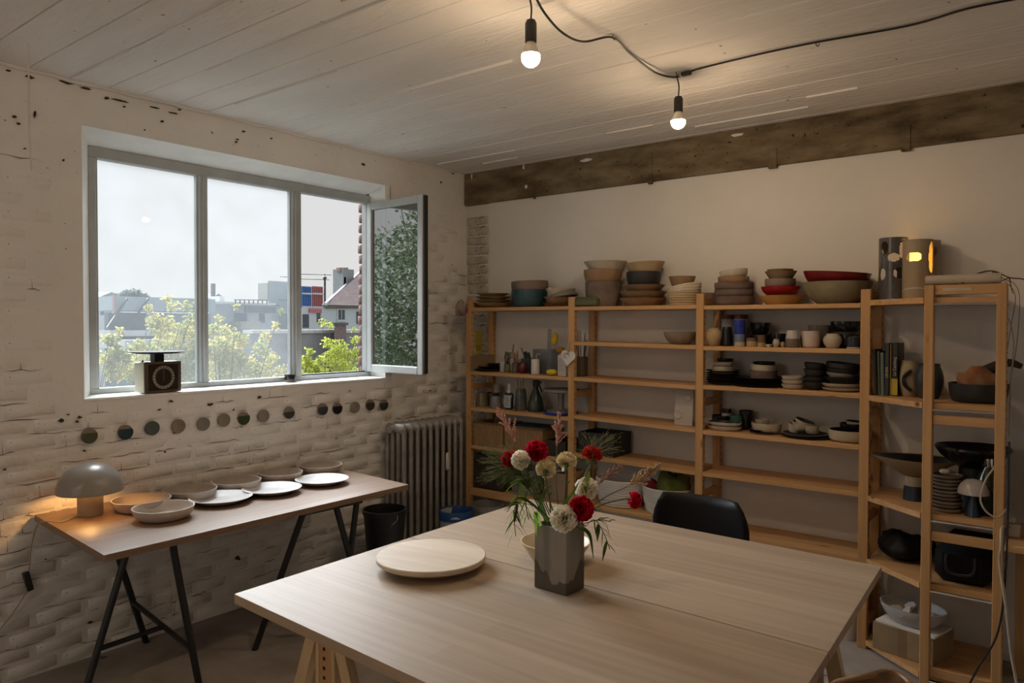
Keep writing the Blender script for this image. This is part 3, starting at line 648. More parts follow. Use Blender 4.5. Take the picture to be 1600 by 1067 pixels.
place('bowl', 'grey clay bowl lying tilted upside down on the white and terracotta bowl', 'bowl', 880, 44, 440, s, -.14, 'bowl', greyc, ybot=452, group=gT, tilt=(math.pi, -.15))


# ------------------------------------------------------------------ top shelf, second unit
s = 1.7275
x0, x1 = X(897.5, -.24), X(939, -.24); MBt = MB().box((-(x1-x0)/2, -.05, 0), ((x1-x0)/2, .05, .062), bev=.014)
tn = thing('storage_tin', 'olive green rounded tin on the top shelf right of the first tall post', 'tin', ((x0+x1)/2, -.24, s)); MBt.build('body', cl('olive_lacquer', (.10, .10, .045), .5), tn); MB().box((-(x1-x0)/2-.001, -.051, .044), ((x1-x0)/2+.001, .051, .047)).build('lid_seam', cl('olive_dark', (.05, .05, .022), .5), tn)
place('bowl', 'tall grey-brown clay bowl at the bottom of the stack under the copper bowl', 'bowl', 942, 55, 441, s, -.16, 'deep', brownclay, group=gT)
place('bowl', 'copper-brown bowl carrying the cream bowl on top of it', 'bowl', 942, 60, 422, s, -.16, 'deep', copper, ybot=442, group=gT)
place('bowl', 'wide cream bowl on top of the copper-brown bowl', 'bowl', 946, 68, 409, s, -.16, 'flare', cl('pale_cream', (.50, .44, .35), .6, var=.06), ybot=426, group=gT)
place('bowl', 'wide wooden bowl at the bottom of the stack under the black bowl', 'bowl', 1004, 73, 466, s, -.16, 'flare', woodb, group=gT)
place('bowl', 'wooden bowl second from bottom under the black bowl', 'bowl', 1005, 74, 456, s, -.16, 'flare', woodb, ybot=469, group=gT)
place('bowl', 'wooden dish directly under the black bowl', 'bowl', 1005, 68, 445.5, s, -.16, 'flare', woodb, ybot=457, group=gT)
place('bowl', 'black bowl with straight sides carrying the tan flared bowl', 'bowl', 1006, 54, 425, s, -.16, 'deep', blkm, ybot=447, group=gT)
place('bowl', 'tan flared bowl tilted on top of the black bowl', 'bowl', 1008, 63, 411, s, -.16, 'flare', tan, ybot=429, group=gT, tilt=(0, -.06))
rope = cl('natural_rope_coil', (.40, .29, .16), .9, c2=(.52, .42, .28), scale=3, stretch=(1, 1, 12))
def basket(label, loc, r0_, r1_, h, m, m2=None, split=.55, rows=10, sy=1., name='rope_basket', wave=0., group=None):
    o = thing(name, label, 'basket', loc, group=group); pr_ = [(0, 0), (r0_, 0)]; mis = [0, 0]; 
    for k in range(rows):
        z0, z1 = h*k/rows, h*(k+1)/rows; r = r0_+(r1_-r0_)*math.sin(min(1, (k+.5)/rows)*math.pi/2); w_ = h/rows*.32
        pr_ += [(r, z0+w_*.2), (r+w_, (z0+z1)/2), (r, z1-w_*.2)]; mis += [1 if m2 and k/rows > split else 0]*3
    pr_ += [(r-.010, h), (r0_-.008, .012), (0, .012)]; mis += [mis[-1], 0, 0]
    ob = MB().lathe(pr_, 40, mis=mis[:len(pr_)-1], sy=sy).build('body', [m, m2 or m], o, ang=80)
    if wave:
        for v in ob.data.vertices:
            if v.co.z > h*.5: v.co.z += wave*(math.cos(math.atan2(v.co.y, v.co.x)-.1)*1.6-.5)*(v.co.z/h-.5)
    return o
p = X(1068, -.17); k = pxm((p, -.17, s))
basket('woven rope basket with cream wavy rim on the top shelf by the second post', (p, -.17, s), 22/k, 26/k, .125, rope, cl('cream_rope', (.56, .48, .37), .9, c2=(.64, .56, .46)), .6, 9, wave=.022)
place('bowl', 'small brown bowl sitting inside the rope basket with wavy rim', 'bowl', 1066, 42, 432, s, -.17, 'flare', woodb, ybot=452, group=gT)
# ------------------------------------------------------------------ top shelf, third unit
s = 1.7225
place('bowl', 'small dark brown bowl half hidden behind the second tall post', 'bowl', 1107, 36, 458, s, -.10, 'deep', maroonclay, group=gT)
for lab, a, c in (('bottom', 463, None), ('second from bottom', 453, 464), ('third from bottom', 442, 454)): place('bowl', f'purple-brown clay bowl, {lab} of the stack of five by the second post', 'bowl', 1147, 60, a, s, -.17, 'tub', maroonclay, ybot=c, group=gT)
place('bowl', 'copper-rimmed brown bowl under the tilted cream bowl', 'bowl', 1146, 47, 432.5, s, -.17, 'tub', cl('rust_brown', (.22, .12, .06), .7, c2=(.32, .19, .10)), ybot=443.5, group=gT)
place('bowl', 'cream bowl tilted on top of the purple-brown stack', 'bowl', 1147, 43, 422, s, -.17, 'deep', cl('pale_cream', (.5, .44, .35)), ybot=434, group=gT, tilt=(0, -.10))
place('bowl', 'yellow-brown wooden bowl under the small red bowl', 'bowl', 1221, 70, 462, s, -.17, 'flare', yelw, group=gT)
place('bowl', 'small bright red glazed bowl in the middle of a stack', 'bowl', 1220, 60, 448, s, -.17, 'bowl', red_g, ybot=464, group=gT)
place('bowl', 'grey-brown bowl standing in the small red bowl', 'bowl', 1219, 46, 436, s, -.17, 'tub', brownclay, ybot=449, group=gT)
place('bowl', 'brown flared bowl second from top of the stack with the red bowl', 'bowl', 1220, 48, 424, s, -.17, 'flare', cl('dark_wood_brown', (.19, .12, .06), .7, c2=(.27, .18, .10)), ybot=437, group=gT, wob=.01)
place('bowl', 'small brown bowl topmost in the stack with the red bowl', 'bowl', 1219, 40, 421, s, -.17, 'flare', cl('dark_wood_brown', (.2, .12, .06)), ybot=431, group=gT)
place('bowl', 'large mossy brown bowl under the dark red bowl', 'bowl', 1308, 102, 441, s, -.165, 'bowl', stone, group=gT, n=48)
place('bowl', 'large dark red glazed bowl tilted in the mossy brown bowl', 'bowl', 1306, 99, 426, s, -.165, 'bowl', dred_g, ybot=452, group=gT, tilt=(0, .07), n=48)

# ------------------------------------------------------------------ third unit, second shelf: cups and small vases
s = 1.4935; g = 'small pots on the second shelf'
place('vase', 'round tan vase beside the post, first on the pot shelf', 'vase', 1115, 27, 512, s, -.23, 'jar', tan, group=g)
redl = cl('dark_red_lid', (.12, .01, .012), .4); tinw = cl('off_white_tin', (.42, .41, .40), .5)
place('tin', 'white tin with dark red lid behind the black bottle', 'tin', 1137, 19, 492, s, -.08, 'cyl', tinw, group=g, bands=[(.80, redl)])
place('tin', 'white tin with dark red lid behind the cobalt cups', 'tin', 1157, 22, 491.5, s, -.08, 'cyl', tinw, group=g, bands=[(.80, redl)])
place('bottle', 'glossy black bottle next to the tan vase', 'bottle', 1136, 18, 505, s, -.20, 'bottle', blk, group=g)
place('cup', 'cream cup with grey-blue glaze under the cobalt cups', 'cup', 1156, 17, 522, s, -.23, 'cyl', cl('cream_cup_foot', (.46, .38, .27), .5), group=g, bands=[(.38, cl('grey_blue_glaze', (.13, .17, .26), .35))])
place('cup', 'cobalt blue cup stacked on the grey-blue cup', 'cup', 1156, 17, 511, s, -.23, 'cup', cobalt, ybot=523, group=g)
place('cup', 'cobalt blue cup on top of its stack', 'cup', 1156, 17.5, 500, s, -.23, 'cup', cobalt, ybot=512, group=g)
place('bowl', 'big black glazed bowl upper of two behind the brown cups', 'bowl', 1187, 34, 504, s, -.13, 'bowl', blk, ybot=524, group=g)
place('bowl', 'big black glazed bowl lower of two behind the brown cups', 'bowl', 1187, 36, 523, s, -.13, 'deep', blk, group=g)
place('cup', 'small cup with brown rim and cream foot, wider of two', 'cup', 1175, 17, 528, s, -.24, 'cyl', tan, group=g, bands=[(.55, cl('brown_glaze', (.13, .07, .03), .35))])
place('cup', 'narrow cup with brown upper half, right of the wider brown cup', 'cup', 1190, 12.5, 523.5, s, -.24, 'cyl', tan, group=g, bands=[(.5, cl('brown_glaze', (.13, .07, .03)))])
place('dish', 'tiny white dish fragment at the shelf front', 'dish', 1201, 11, 538, s, -.26, 'plate', white_g, group=g)
place('bottle', 'tiny cream bud vase beside the tiny white dish', 'vase', 1213, 11, 529.5, s, -.25, 'jar', cream, group=g)
place('bottle', 'tiniest tan bud vase right of the tiny cream one', 'vase', 1223, 6.5, 534, s, -.25, 'jar', tan, group=g)
place('bowl', 'low black bowl behind the tiny bud vases', 'bowl', 1216, 26, 521, s, -.14, 'deep', blk, group=g)
place('bottle', 'white and brown dipped bottle vase with dark neck', 'vase', 1238.5, 22, 511, s, -.23, 'bottle', cl('brown_dip', (.15, .12, .09), .5), group=g, bands=[(.42, cl('white_dip', (.46, .44, .42), .3)), (.97, blk)])
place('cup', 'cream cup half hidden behind the pale pink cup', 'cup', 1259, 16, 518, s, -.17, 'cup', cream, group=g)
place('cup', 'pale pink and cream cup, the largest cup on the pot shelf', 'cup', 1268, 25, 517, s, -.23, 'cup', cl('pale_pink_glaze', (.48, .37, .33), .3, c2=(.55, .49, .42)), group=g)
place('vase', 'low grey-brown pouring jug behind the pale pink cup', 'jug', 1281, 34, 508, s, -.10, 'bowl', greyc, group=g)
place('jar', 'round cream speckled jar in front of the black stack', 'jar', 1301, 28, 521, s, -.23, 'jar', cream, group=g)
place('bowl', 'black bowl at the bottom of the dark stack beside the right post', 'bowl', 1323, 40, 523, s, -.13, 'deep', blk, group=g)
place('plate', 'cream plate between the two black bowls by the right post', 'plate', 1321, 33, 517, s, -.13, 'plate', cream, ybot=523, group=g)
place('bowl', 'black bowl on the cream plate by the right post', 'bowl', 1321, 44, 502, s, -.13, 'deep', blk, ybot=518, group=g)
place('cup', 'dark blue-black cup on cream foot at the right end of the pot shelf', 'cup', 1335, 22, 526, s, -.245, 'cyl', cream, group=g, bands=[(.2, cl('blue_black_glaze', (.012, .018, .03), .25))])
# ------------------------------------------------------------------ third unit, third shelf: stacks of plates
s = 1.2715; g = 'plates and bowls on the third shelf'
zz = s
for k, lab in enumerate(('lowest', 'second lowest', 'third lowest', 'third highest', 'second highest', 'topmost')):
    vessel('plate', f'thin dark brown plate, {lab} of the stack of six under cream bowls', 'plate', (X(1129+R_.uniform(-1, 1), -.16), -.16, zz), 'plate', .105+R_.uniform(-.006, .004), .014, cl('dark_brown_plate', (.045, .033, .028), .6), group=g, wob=.012); zz += .0135
place('bowl', 'cream bowl on the dark plates, lower of two', 'bowl', 1130.5, 35, 572, s, -.16, 'deep', cream, ybot=585, group=g)
place('bowl', 'cream bowl stacked under a black dish on the dark plates', 'bowl', 1130, 33, 565, s, -.16, 'dish', cream, ybot=573, group=g)
place('bowl', 'small black dish topmost above the two cream bowls', 'bowl', 1133, 26, 560, s, -.16, 'dish', blk, ybot=566, group=g)
zz = s
for k, lab in enumerate(('lowest', 'second lowest', 'second highest', 'topmost')):
    vessel('plate', f'wide dark plate, {lab} of four under the brown bowl', 'plate', (X(1187+R_.uniform(-2, 2), -.165), -.165, zz), 'plate', .137+R_.uniform(-.006, .0), .014, blkm, group=g, n=40); zz += .0125
place('bowl', 'brown deep bowl standing on the wide dark plates', 'bowl', 1193, 41, 579, s, -.165, 'tub', maroonclay, ybot=594, group=g)
place('bowl', 'cream bowl tilted in the brown deep bowl', 'bowl', 1192.5, 39, 569, s, -.165, 'tub', cream, ybot=580, group=g, tilt=(0, .05))
place('bowl', 'black gloss bowl inside the tilted cream bowl', 'bowl', 1194, 34, 565, s, -.165, 'dish', blk, ybot=572, group=g)
for lab, a, c in (('lowest', 600, None), ('middle', 593, 601), ('topmost', 587, 595)): place('bowl', f'small cream bowl, {lab} of three at the middle of the shelf', 'bowl', 1238.5, 33, a, s, -.22, 'dish', cream, ybot=c, group=g)
for k, (a, c, lab) in enumerate(((596, None, 'lowest'), (588, 599, 'second from bottom'), (577, 590, 'second from top'), (567, 580, 'topmost'))): place('bowl', f'round black bowl, {lab} of the leaning stack of four', 'bowl', 1270+k*.6, 31, a, s, -.20, 'bowl', blkm, ybot=c, group=g, tilt=(0, .03*k))
place('bowl', 'black bowl hidden behind the leaning stack of round black bowls', 'bowl', 1286, 26, 570, s, -.10, 'deep', blkm, group=g)
place('plate', 'large cream plate at the bottom of the stack by the right post', 'plate', 1316, 62, 605, s, -.165, 'dish', cream, group=g, n=40)
place('plate', 'large cream plate second from bottom by the right post', 'plate', 1316, 61, 598, s, -.165, 'dish', cream, ybot=605.5, group=g, n=40)
place('bowl', 'black bowl standing on the two large cream plates', 'bowl', 1317, 56, 588, s, -.165, 'flare', blkm, ybot=599, group=g, n=40)
place('bowl', 'cream and brown bowl between black bowls by the right post', 'bowl', 1314, 46, 582, s, -.165, 'flare', cream, ybot=592, group=g, tilt=(0, .06))
place('bowl', 'black dish second from top by the right post', 'bowl', 1316, 50, 576, s, -.165, 'dish', blkm, ybot=585, group=g, tilt=(0, .06))
place('bowl', 'dark ribbed bowl tilted on top of the stack by the right post', 'bowl', 1317, 50, 567, s, -.165, 'tub', blkm, ybot=577, group=g, tilt=(0, .10))
# ------------------------------------------------------------------ third unit, fourth shelf
s = 1.0155; g = 'tableware on the fourth shelf'
p = X(1131, -.23)
for k, lab in enumerate(('lower', 'upper')): vessel('tray', f'oval cream tray with black inside, {lab} of two by the second post', 'tray', (p, -.215, s+.022*k), 'dish', .098, .026, cream, inside=blk, group=g, sy=.62, rz=.03, n=40)
place('bowl', 'black box-like bowl behind the oval trays', 'bowl', 1127, 29, 648.5, s, -.10, 'tub', blk, group=g)
place('cup', 'white and black cup on the black box-like bowl', 'cup', 1135, 15, 638, s, -.10, 'cup', cream, ybot=651, group=g, bands=[(.45, blk)])
place('cup', 'sea-green cup behind the oval trays', 'cup', 1150.5, 20, 648.5, s, -.13, 'cup', green_g, group=g)
place('cup', 'black cup behind the sea-green cup', 'cup', 1166, 21, 641, s, -.09, 'cup', blk, group=g)
place('plate', 'cream plate with black top under the rounded bowl, lower of two', 'plate', 1194, 47, 674, s, -.18, 'plate', cream, group=g, inside=blk)
place('plate', 'dark plate directly under the rounded cream bowl', 'plate', 1193, 45, 670, s, -.18, 'plate', blk, ybot=676, group=g)
place('bowl', 'rounded cream bowl on two plates', 'bowl', 1198, 46, 660, s, -.18, 'deep', cream, ybot=673, group=g)
place('bowl', 'little cream bowl in the rounded cream bowl', 'bowl', 1191, 21, 655, s, -.18, 'dish', cream, ybot=663, group=g)
place('plate', 'wide black plate under the chipped small dishes', 'plate', 1261, 77, 680, s, -.17, 'plate', blkm, group=g, n=40)
place('plate', 'wide white-rimmed plate on the wide black plate', 'plate', 1258, 70, 676, s, -.17, 'plate', cream, ybot=682, group=g, n=40, inside=blkm)
for k, (px, w, a, c, tl, lab) in enumerate(((1240, 22, 662, 675, .25, 'leftmost of the cluster on the wide plates'), (1248, 26, 660, 671, .30, 'dark inside, leaning behind the cluster'), (1254, 30, 656, 668, .33, 'topmost of the cluster, tilted to the left'), (1268, 24, 664, 676, -.05, 'right of the cluster, with scalloped rim'), (1270, 22, 672, 677, 0, 'flat saucer below the scalloped one'))):
    place('dish', f'small cream dish, {lab}', 'dish', px, w, a, s, -.19-.004*k, 'flare', cream, ybot=c, group=g, inside=blkm if k in (1, 2) else None, tilt=(0, tl), wob=.03)
place('bowl', 'large cream bowl with black inside at the right post, low shelf', 'bowl', 1328, 62, 671, s, -.165, 'tub', cream, group=g, inside=blk, n=40)
place('bowl', 'black bowl standing in the large cream and black bowl', 'bowl', 1331, 36, 661, s, -.165, 'dish', blk, ybot=675, group=g)
place('dish', 'small white dish tilted on the black bowl at the right post', 'dish', 1336, 30, 658, s, -.165, 'flare', cream, ybot=668, group=g, inside=blk, tilt=(0, .08))
# ------------------------------------------------------------------ second unit
place('bowl', 'single beige bowl alone on the second shelf of the empty unit', 'bowl', 1063, 52, 518.5, 1.499, -.17, 'bowl', cl('beige_satin', (.26, .22, .16), .5, var=.08), n=40)
tl = thing('relief_tile', 'off-white clay tile with two round buttons leaning at the second post', 'tile', (X(1072, -.20), -.235, 1.0215), rot=(-.10, 0, 0)); tm = cl('off_white_clay_tile', (.42, .38, .35), .7, c2=(.52, .48, .44))
MB().box((-.056, -.006, 0), (.060, .006, .215), bev=.003).build('slab', tm, tl)
for a, c, r in ((-.030, .065, .024), (.028, .165, .018)):
    MB().lathe([(r*1.2, 0), (r, .006), (r*.9, .005), (0, .006)], 24, M=T(a, -.006, c, rx=math.pi/2)).build('button', tm, tl)
vessel('tin_can', 'tall metal can of brushes and tools behind the heart ornament', 'can', (X(908, -.17), -.17, 1.2785), 'cyl', .045, .125, cl('brown_tin', (.10, .075, .05), .4, metal=.5), group=None, n=20)
brush_m = [cl('brush_dark', (.05, .03, .02), .5), cl('brush_pale', (.38, .28, .18), .6), cl('brush_steel', (.35, .34, .33), .3, metal=.8)]
for k in range(9):
    a = R_.uniform(0, 6.28); t_ = R_.uniform(.01, .035); q = R_.uniform(.16, .30); c = Vector((X(908, -.17), -.17, 1.29))
    lab = ('dark brush handle', 'pale wooden brush', 'thin steel tool')[k % 3]
    tag(MB().tube([c+Vector((t_*.6*math.cos(a), t_*.6*math.sin(a), 0)), c+Vector((t_*1.9*math.cos(a), t_*1.9*math.sin(a)*.6, q))], .0028, 6, r2=.0045 if k % 2 else .002).build('brush', brush_m[k % 3]), f'{lab} standing in the tall metal can behind the heart', 'tool', 'brushes in the tall can')
p = X(890, -.305)
ht = thing('heart_ornament', 'white paper heart with a dark scribble hanging on the first tall post', 'ornament', (p, -.322, 1.405), rot=(0, .12, 0)); hp = []
for i in range(40): a = 2*math.pi*i/40; hp.append((.0034*16*math.sin(a)**3, .0036*(13*math.cos(a)-5*math.cos(2*a)-2*math.cos(3*a)-math.cos(4*a))))
MB().prism(hp, 0, .003, M=Matrix.Rotation(math.pi/2, 4, 'X')).build('heart', cl('white_card', (.72, .70, .67), .7, var=.02), ht, smooth=False)
for k in range(3): MB().tube([(-.014+.022*math.cos(t_)*(1-.2*k)+.004*k, -.0036, .006+.022*math.sin(t_)*(1-.15*k)) for t_ in [i*.42+.5*k for i in range(10)]], .0009, 5).build('scribble', ink, ht)
MB().tube([(0, -.001, .035), (.004, .0, .07), (0, .004, .10)], .0012, 5).build('loop', ink, ht)
rw = cl('white_rope', (.56, .54, .52), .9, c2=(.66, .64, .62), scale=4)
z6 = 1.0
p = X(970, -.165, 780); basket('white rope basket on the bottom shelf behind the astilbe', (p, -.165, .4815), .135, .165, .165, rw, cl('tan_rope', (.42, .33, .22), .9), 2, 11, sy=.80)
p = X(1042, -.165, 780); bk = basket('white rope basket with red and green cloths behind the black chair', (p, -.165, .478), .125, .15, .155, rw, None, 2, 11, sy=.82)
def cloth(label, loc, rx, ry, rz_, m, name='cloth', seed=1, cat='cloth'):
    rr = random.Random(seed); b = MB(); b.lathe([(0, 0)]+[(math.sin(t_), 1-math.cos(t_)) for t_ in [i*.19 for i in range(1, 16)]]+[(0, 1.985)], 22); o = b.build(name, m, ang=180, loc=loc)
    for v in o.data.vertices:
        q = 1+.10*math.sin(5*v.co.x+2*v.co.y+seed)+.08*math.sin(7*v.co.y-3*v.co.z+seed)+rr.uniform(-.05, .05); v.co = Vector((v.co.x*rx*q, v.co.y*ry*q, v.co.z*rz_*.5*q))
    return tag(o, label, cat)
cloth('crumpled moss green cloth spilling over the rope basket behind the chair', (p+.035, -.165, .55), .105, .085, .17, cl('moss_green_cloth', (.07, .085, .015), .95, c2=(.14, .15, .035)), seed=4)
cloth('crimson cloth bundle at the left in the rope basket behind the chair', (p-.085, -.17, .56), .045, .055, .10, cl('crimson_cloth', (.22, .012, .03), .95), seed=9)
# ================================================================== first unit: tools, jars, woven boxes
s = 1.2795
tan_card = cl('brown_cardboard', (.26, .18, .10), .9)
ca = thing('cardboard_sheet', 'curved brown cardboard sheet standing at the left end of the tool shelf', 'cardboard', (SX[0]+.045, -.20, s)); MB().box((-.016, -.10, 0), (-.012, .16, .115), bev=.001).box((-.016, -.11, .0), (-.006, -.10, .115)).build('sheet', tan_card, ca)
for k, (px, w, yd, lab) in enumerate(((764, 48, -.18, 'lowest'), (768, 42, -.17, 'second'), (772, 22, -.12, 'topmost'))): vessel('plate', f'dark grey dish, {lab} in the pile at the left of the tool shelf', 'dish', (X(px, yd), yd, s+.0165*k), 'plate', w/2/218, .020, cl('dark_slate_dish', (.035, .033, .032), .5), n=28)
place('bottle', 'small white spout bottle behind the dark dishes', 'bottle', 785, 9, 562, s, -.16, 'bottle', white_g)
def bunch(px, yd, z, n, spec, group, h0=.10, h1=.18, spread=.02, head=None):
    c = Vector((X(px, yd), yd, z))
    for k in range(n):
        a = R_.uniform(0, 6.28); q = R_.uniform(h0, h1); t_ = R_.uniform(.3, 1)*spread; d = Vector((t_*math.cos(a), t_*.6*math.sin(a), 0)); lab, m = spec[k % len(spec)]
        o = thing('brush', lab, 'brush', c, group=group); MB().tube([d*.4, d*1.6+Vector((0, 0, q))], .0026, 6).build('handle', m, o)
        e = d*1.6+Vector((0, 0, q)); MB().lathe([(.002, 0), (.006, .012), (.004, .03), (0, .036)], 8, M=Matrix.Translation(e)).build('bristle', head or brush_m[0], o)
gb_ = 'brushes on the tool shelf'
vessel('glass', 'green-tinted tumbler at the front of the tool shelf', 'glass', (X(793, -.22), -.22, s), 'cyl', .021, .062, cl('lime_green_glaze', (.10, .14, .06), .2), n=20)
vessel('glass', 'narrow glass of brushes between the green tumbler and the maroon jar', 'glass', (X(806, -.20), -.20, s), 'cyl', .024, .07, cl('smoky_glass', (.12, .09, .07), .15), n=20)
bunch(793, -.22, s+.008, 7, [('dark-bristled brush in the green-tinted tumbler', brush_m[0]), ('dark-bristled brush in the green-tinted tumbler', blk)], 'brushes in the green tumbler', .075, .125, .022, cl('grey_bristle', (.10, .09, .08), .9))
bunch(806, -.20, s+.008, 8, [('purple-handled brush in the narrow glass', cl('plum_lacquer', (.13, .03, .06), .4)), ('purple-handled brush in the narrow glass', cl('pink_lacquer', (.36, .20, .19), .4))], 'brushes in the narrow glass', .08, .16, .02, cl('pink_bristle', (.30, .18, .16), .9))
o = thing('sponge_ball', 'round beige sponge among the brushes', 'sponge', (X(799, -.19), -.19, s+.10)); MB().lathe([(0, 0), (.012, .004), (.019, .018), (.015, .034), (.004, .042), (0, .043)], 16).build('sponge', cl('beige_sponge', (.46, .34, .22), .95, bump=.002), o)
vessel('jar', 'maroon glazed jar in the middle of the tool shelf', 'jar', (X(816.5, -.21), -.21, s), 'jug', .030, .075, cl('maroon_gloss', (.10, .012, .022), .2), n=24)
vessel('plate', 'small pale plate standing upright behind the maroon jar', 'plate', (X(815, -.10), -.10, s+.045), 'plate', .045, .012, cl('pale_pink_plate', (.42, .36, .33), .4), tilt=(1.3, 0), rz=0)
bx = thing('tool_box', 'dark slate box holding files and trimming tools', 'box', (X(825, -.14), -.14, s)); b = MB()
for a, c in (((-.035, -.03, 0), (.035, -.026, .10)), ((-.035, .026, 0), (.035, .03, .10)), ((-.035, -.026, 0), (-.031, .026, .10)), ((.031, -.026, 0), (.035, .026, .10)), ((-.031, -.026, 0), (.031, .026, .004))): b.box(a, c)
b.build('body', cl('slate_plastic', (.055, .06, .07), .5), bx, smooth=False)
c = Vector((X(825, -.14), -.14, s))
for k, (x, w, hh, lean, lab, m) in enumerate(((-.012, .030, .15, -.22, 'broad black scraper leaning in the dark slate box', blkm), (.012, .034, .145, -.30, 'dark green scraper leaning in the dark slate box', cl('dark_green_plastic', (.02, .05, .03), .5)), (-.020, .008, .19, -.42, 'grey metal file leaning out of the dark slate box', cl('file_steel', (.22, .21, .19), .4, metal=.6)))):
    tag(MB().box((-w/2, -.004, .006), (w/2, .004, hh), bev=.002).build('scraper', m, loc=c+Vector((x+.028, -.012+.012*k, 0)), rot=(0, lean, 0)), lab, 'tool')
place('cup', 'white cylinder cup holding a grey hook at the shelf front', 'cup', 836.5, 13.5, 561, s, -.225, 'cyl', white_g)
MB_ = MB().tube(catmull([(0, 0, 0), (.0, 0, .11), (.012, 0, .13), (.03, 0, .125)], 4), .004, 6); tag(MB_.build('metal_hook', galv, loc=(X(838, -.225), -.225, s+.008)), 'grey bent hook standing in the white cylinder cup', 'tool')
cb = thing('plastic_box', 'clear frosted plastic box behind the yellow soap', 'box', (X(853, -.13), -.13, s)); b = MB(); hw2 = 16.5/218
for a, c in (((-hw2, -.05, 0), (hw2, -.047, .165)), ((-hw2, .047, 0), (hw2, .05, .165)), ((-hw2, -.047, 0), (-hw2+.003, .047, .165)), ((hw2-.003, -.047, 0), (hw2, .047, .165)), ((-hw2, -.047, 0), (hw2, .047, .003))): b.box(a, c)
b.build('body', glass('frosted_plastic', (.78, .80, .82), .06, .16, .3), cb, smooth=False)
tag(MB().box((-.016, -.001, 0), (.016, .001, .30)).build('ruler', glass('clear_acrylic', (.82, .84, .86), .08, .06), loc=(X(857, -.12), -.12, s+.005), rot=(0, .03, 0)), 'clear plastic ruler standing in the frosted box', 'ruler')
yel = cl('yellow_sponge', (.55, .36, .012), .8, c2=(.66, .46, .03), bump=.001)
def pebble(name, label, cat, loc, rx, ry, rz_, m, rot=(0, 0, 0)):
    b = MB(); b.lathe([(0, -1)]+[(math.cos(t_), math.sin(t_)) for t_ in [-1.2+.3*i for i in range(9)]]+[(0, 1)], 20); o = b.build(name, m, loc=loc, rot=rot, ang=180)
    for v in o.data.vertices: v.co = Vector((math.copysign(abs(v.co.x)**.8, v.co.x)*rx, math.copysign(abs(v.co.y)**.8, v.co.y)*ry, v.co.z*rz_))
    return tag(o, label, cat)
pebble('sponge', 'upright oval yellow sponge on top of the tools beside the ruler', 'sponge', (X(866.5, -.13), -.13, ony(-.13, 866, 529.5).z), .026, .014, .044, yel, (0, .25, 0))
pebble('sponge', 'orange-yellow sponge half hidden behind the paper heart', 'sponge', (X(876, -.16), -.16, ony(-.16, 876, 547).z), .034, .02, .022, cl('ochre_sponge', (.36, .20, .02), .9))
pebble('sponge', 'flat yellow soap-shaped sponge at the shelf edge', 'sponge', (X(862.5, -.255), -.255, s+.0205), .042, .024, .020, cl('bright_yellow_sponge', (.62, .50, .03), .7))
wc = thing('printed_card', 'white printed box leaning at the first tall post', 'box', (X(879, -.27), -.27, s)); MB().box((-.033, -.008, 0), (.033, .012, .135), bev=.001).build('body', cl('white_box_card', (.55, .51, .48), .6, var=.03), wc); b = MB()
for k in range(9): b.box((-.026, -.0086, .035+.010*k), (-.026+R_.uniform(.02, .045), -.008, .037+.010*k))
b.build('print', cl('grey_print', (.25, .20, .19), .7), wc, smooth=False)
yt = thing('yellow_tag', 'narrow yellow card hanging on the wall behind the corner post', 'card', (ony(-.016, 748, 535).x, -.0175, ony(-.016, 748, 535).z)); MB().box((-.028, -.001, -.088), (.028, .001, .088)).build('card', cl('yellow_card', (.48, .38, .02), .6), yt, smooth=False)
b = MB()
for k in range(2):
    for j in range(4): b.box((-.02+.011*j, -.0016, -.06+.022*k), (-.012+.011*j, -.001, -.045+.022*k))
b.build('print', cl('olive_print', (.20, .16, .01), .7), yt, smooth=False)
rm = mat('striped_rag', (.52, .48, .46), .9, c2=(.17, .05, .045), scale=2.4, stretch=(16, 3, 3))
o = cloth('white and maroon striped rag draped over the corner post', (SX[0]-.05, -.30, 1.672), .058, .05, .105, rm, 'striped_rag', 3, 'rag')
for v in o.data.vertices: v.co.x -= (.105-v.co.z)*.22; v.co += Vector((.008*math.sin(60*v.co.z+30*v.co.x), 0, 0))
# second shelf of the first unit
s = 1.0225
lidm = cl('pale_tin_lid', (.36, .34, .28), .4, metal=.4)
jg = cl('jar_glass_with_olive_powder', (.15, .13, .065), .18, c2=(.20, .18, .10)); jg2 = cl('jar_glass_with_grey_slip', (.15, .155, .15), .18, c2=(.21, .215, .205))
place('jar', 'glass jar of olive powder at the left end of the jar shelf', 'jar', 753.5, 21, 608, s, -.17, 'bottle', jg, bands=[(.88, lidm)])
place('jar', 'squat glass jar of grey slip right of the olive powder', 'jar', 775, 20, 615, s, -.21, 'bottle', jg2, bands=[(.84, lidm)])
place('jar', 'brown jar behind the olive powder jar under a small white tub', 'jar', 769, 22, 613, s, -.09, 'cyl', cl('brown_jar', (.07, .05, .035), .4))
place('tub', 'small white tub stacked behind the squat grey jar', 'tub', 777, 13, 600, s, -.09, 'cyl', tinw, ybot=613)
bl = thing('glue_bottle', 'blue bottle with white nozzle and pale label', 'bottle', (X(795.5, -.22), -.22, s)); MB().box((-.034, -.019, 0), (.034, .019, .118), bev=.012).build('body', cl('dark_blue_plastic', (.012, .028, .085), .25), bl)
MB().lathe([(.015, .116), (.015, .136), (.011, .140), (.009, .172), (.006, .18), (0, .181)], 16).build('nozzle', white_g, bl); MB().box((-.028, -.0202, .014), (.028, -.0188, .10)).build('label', cl('pale_label', (.44, .50, .52), .6), bl)
b = MB(); [b.box((-.02+.004*(k % 2), -.0208, .03+.011*k), (.018-.006*(k % 3), -.0202, .033+.011*k)) for k in range(6)]; b.build('print', cl('dark_print', (.06, .08, .11), .7), bl, smooth=False)
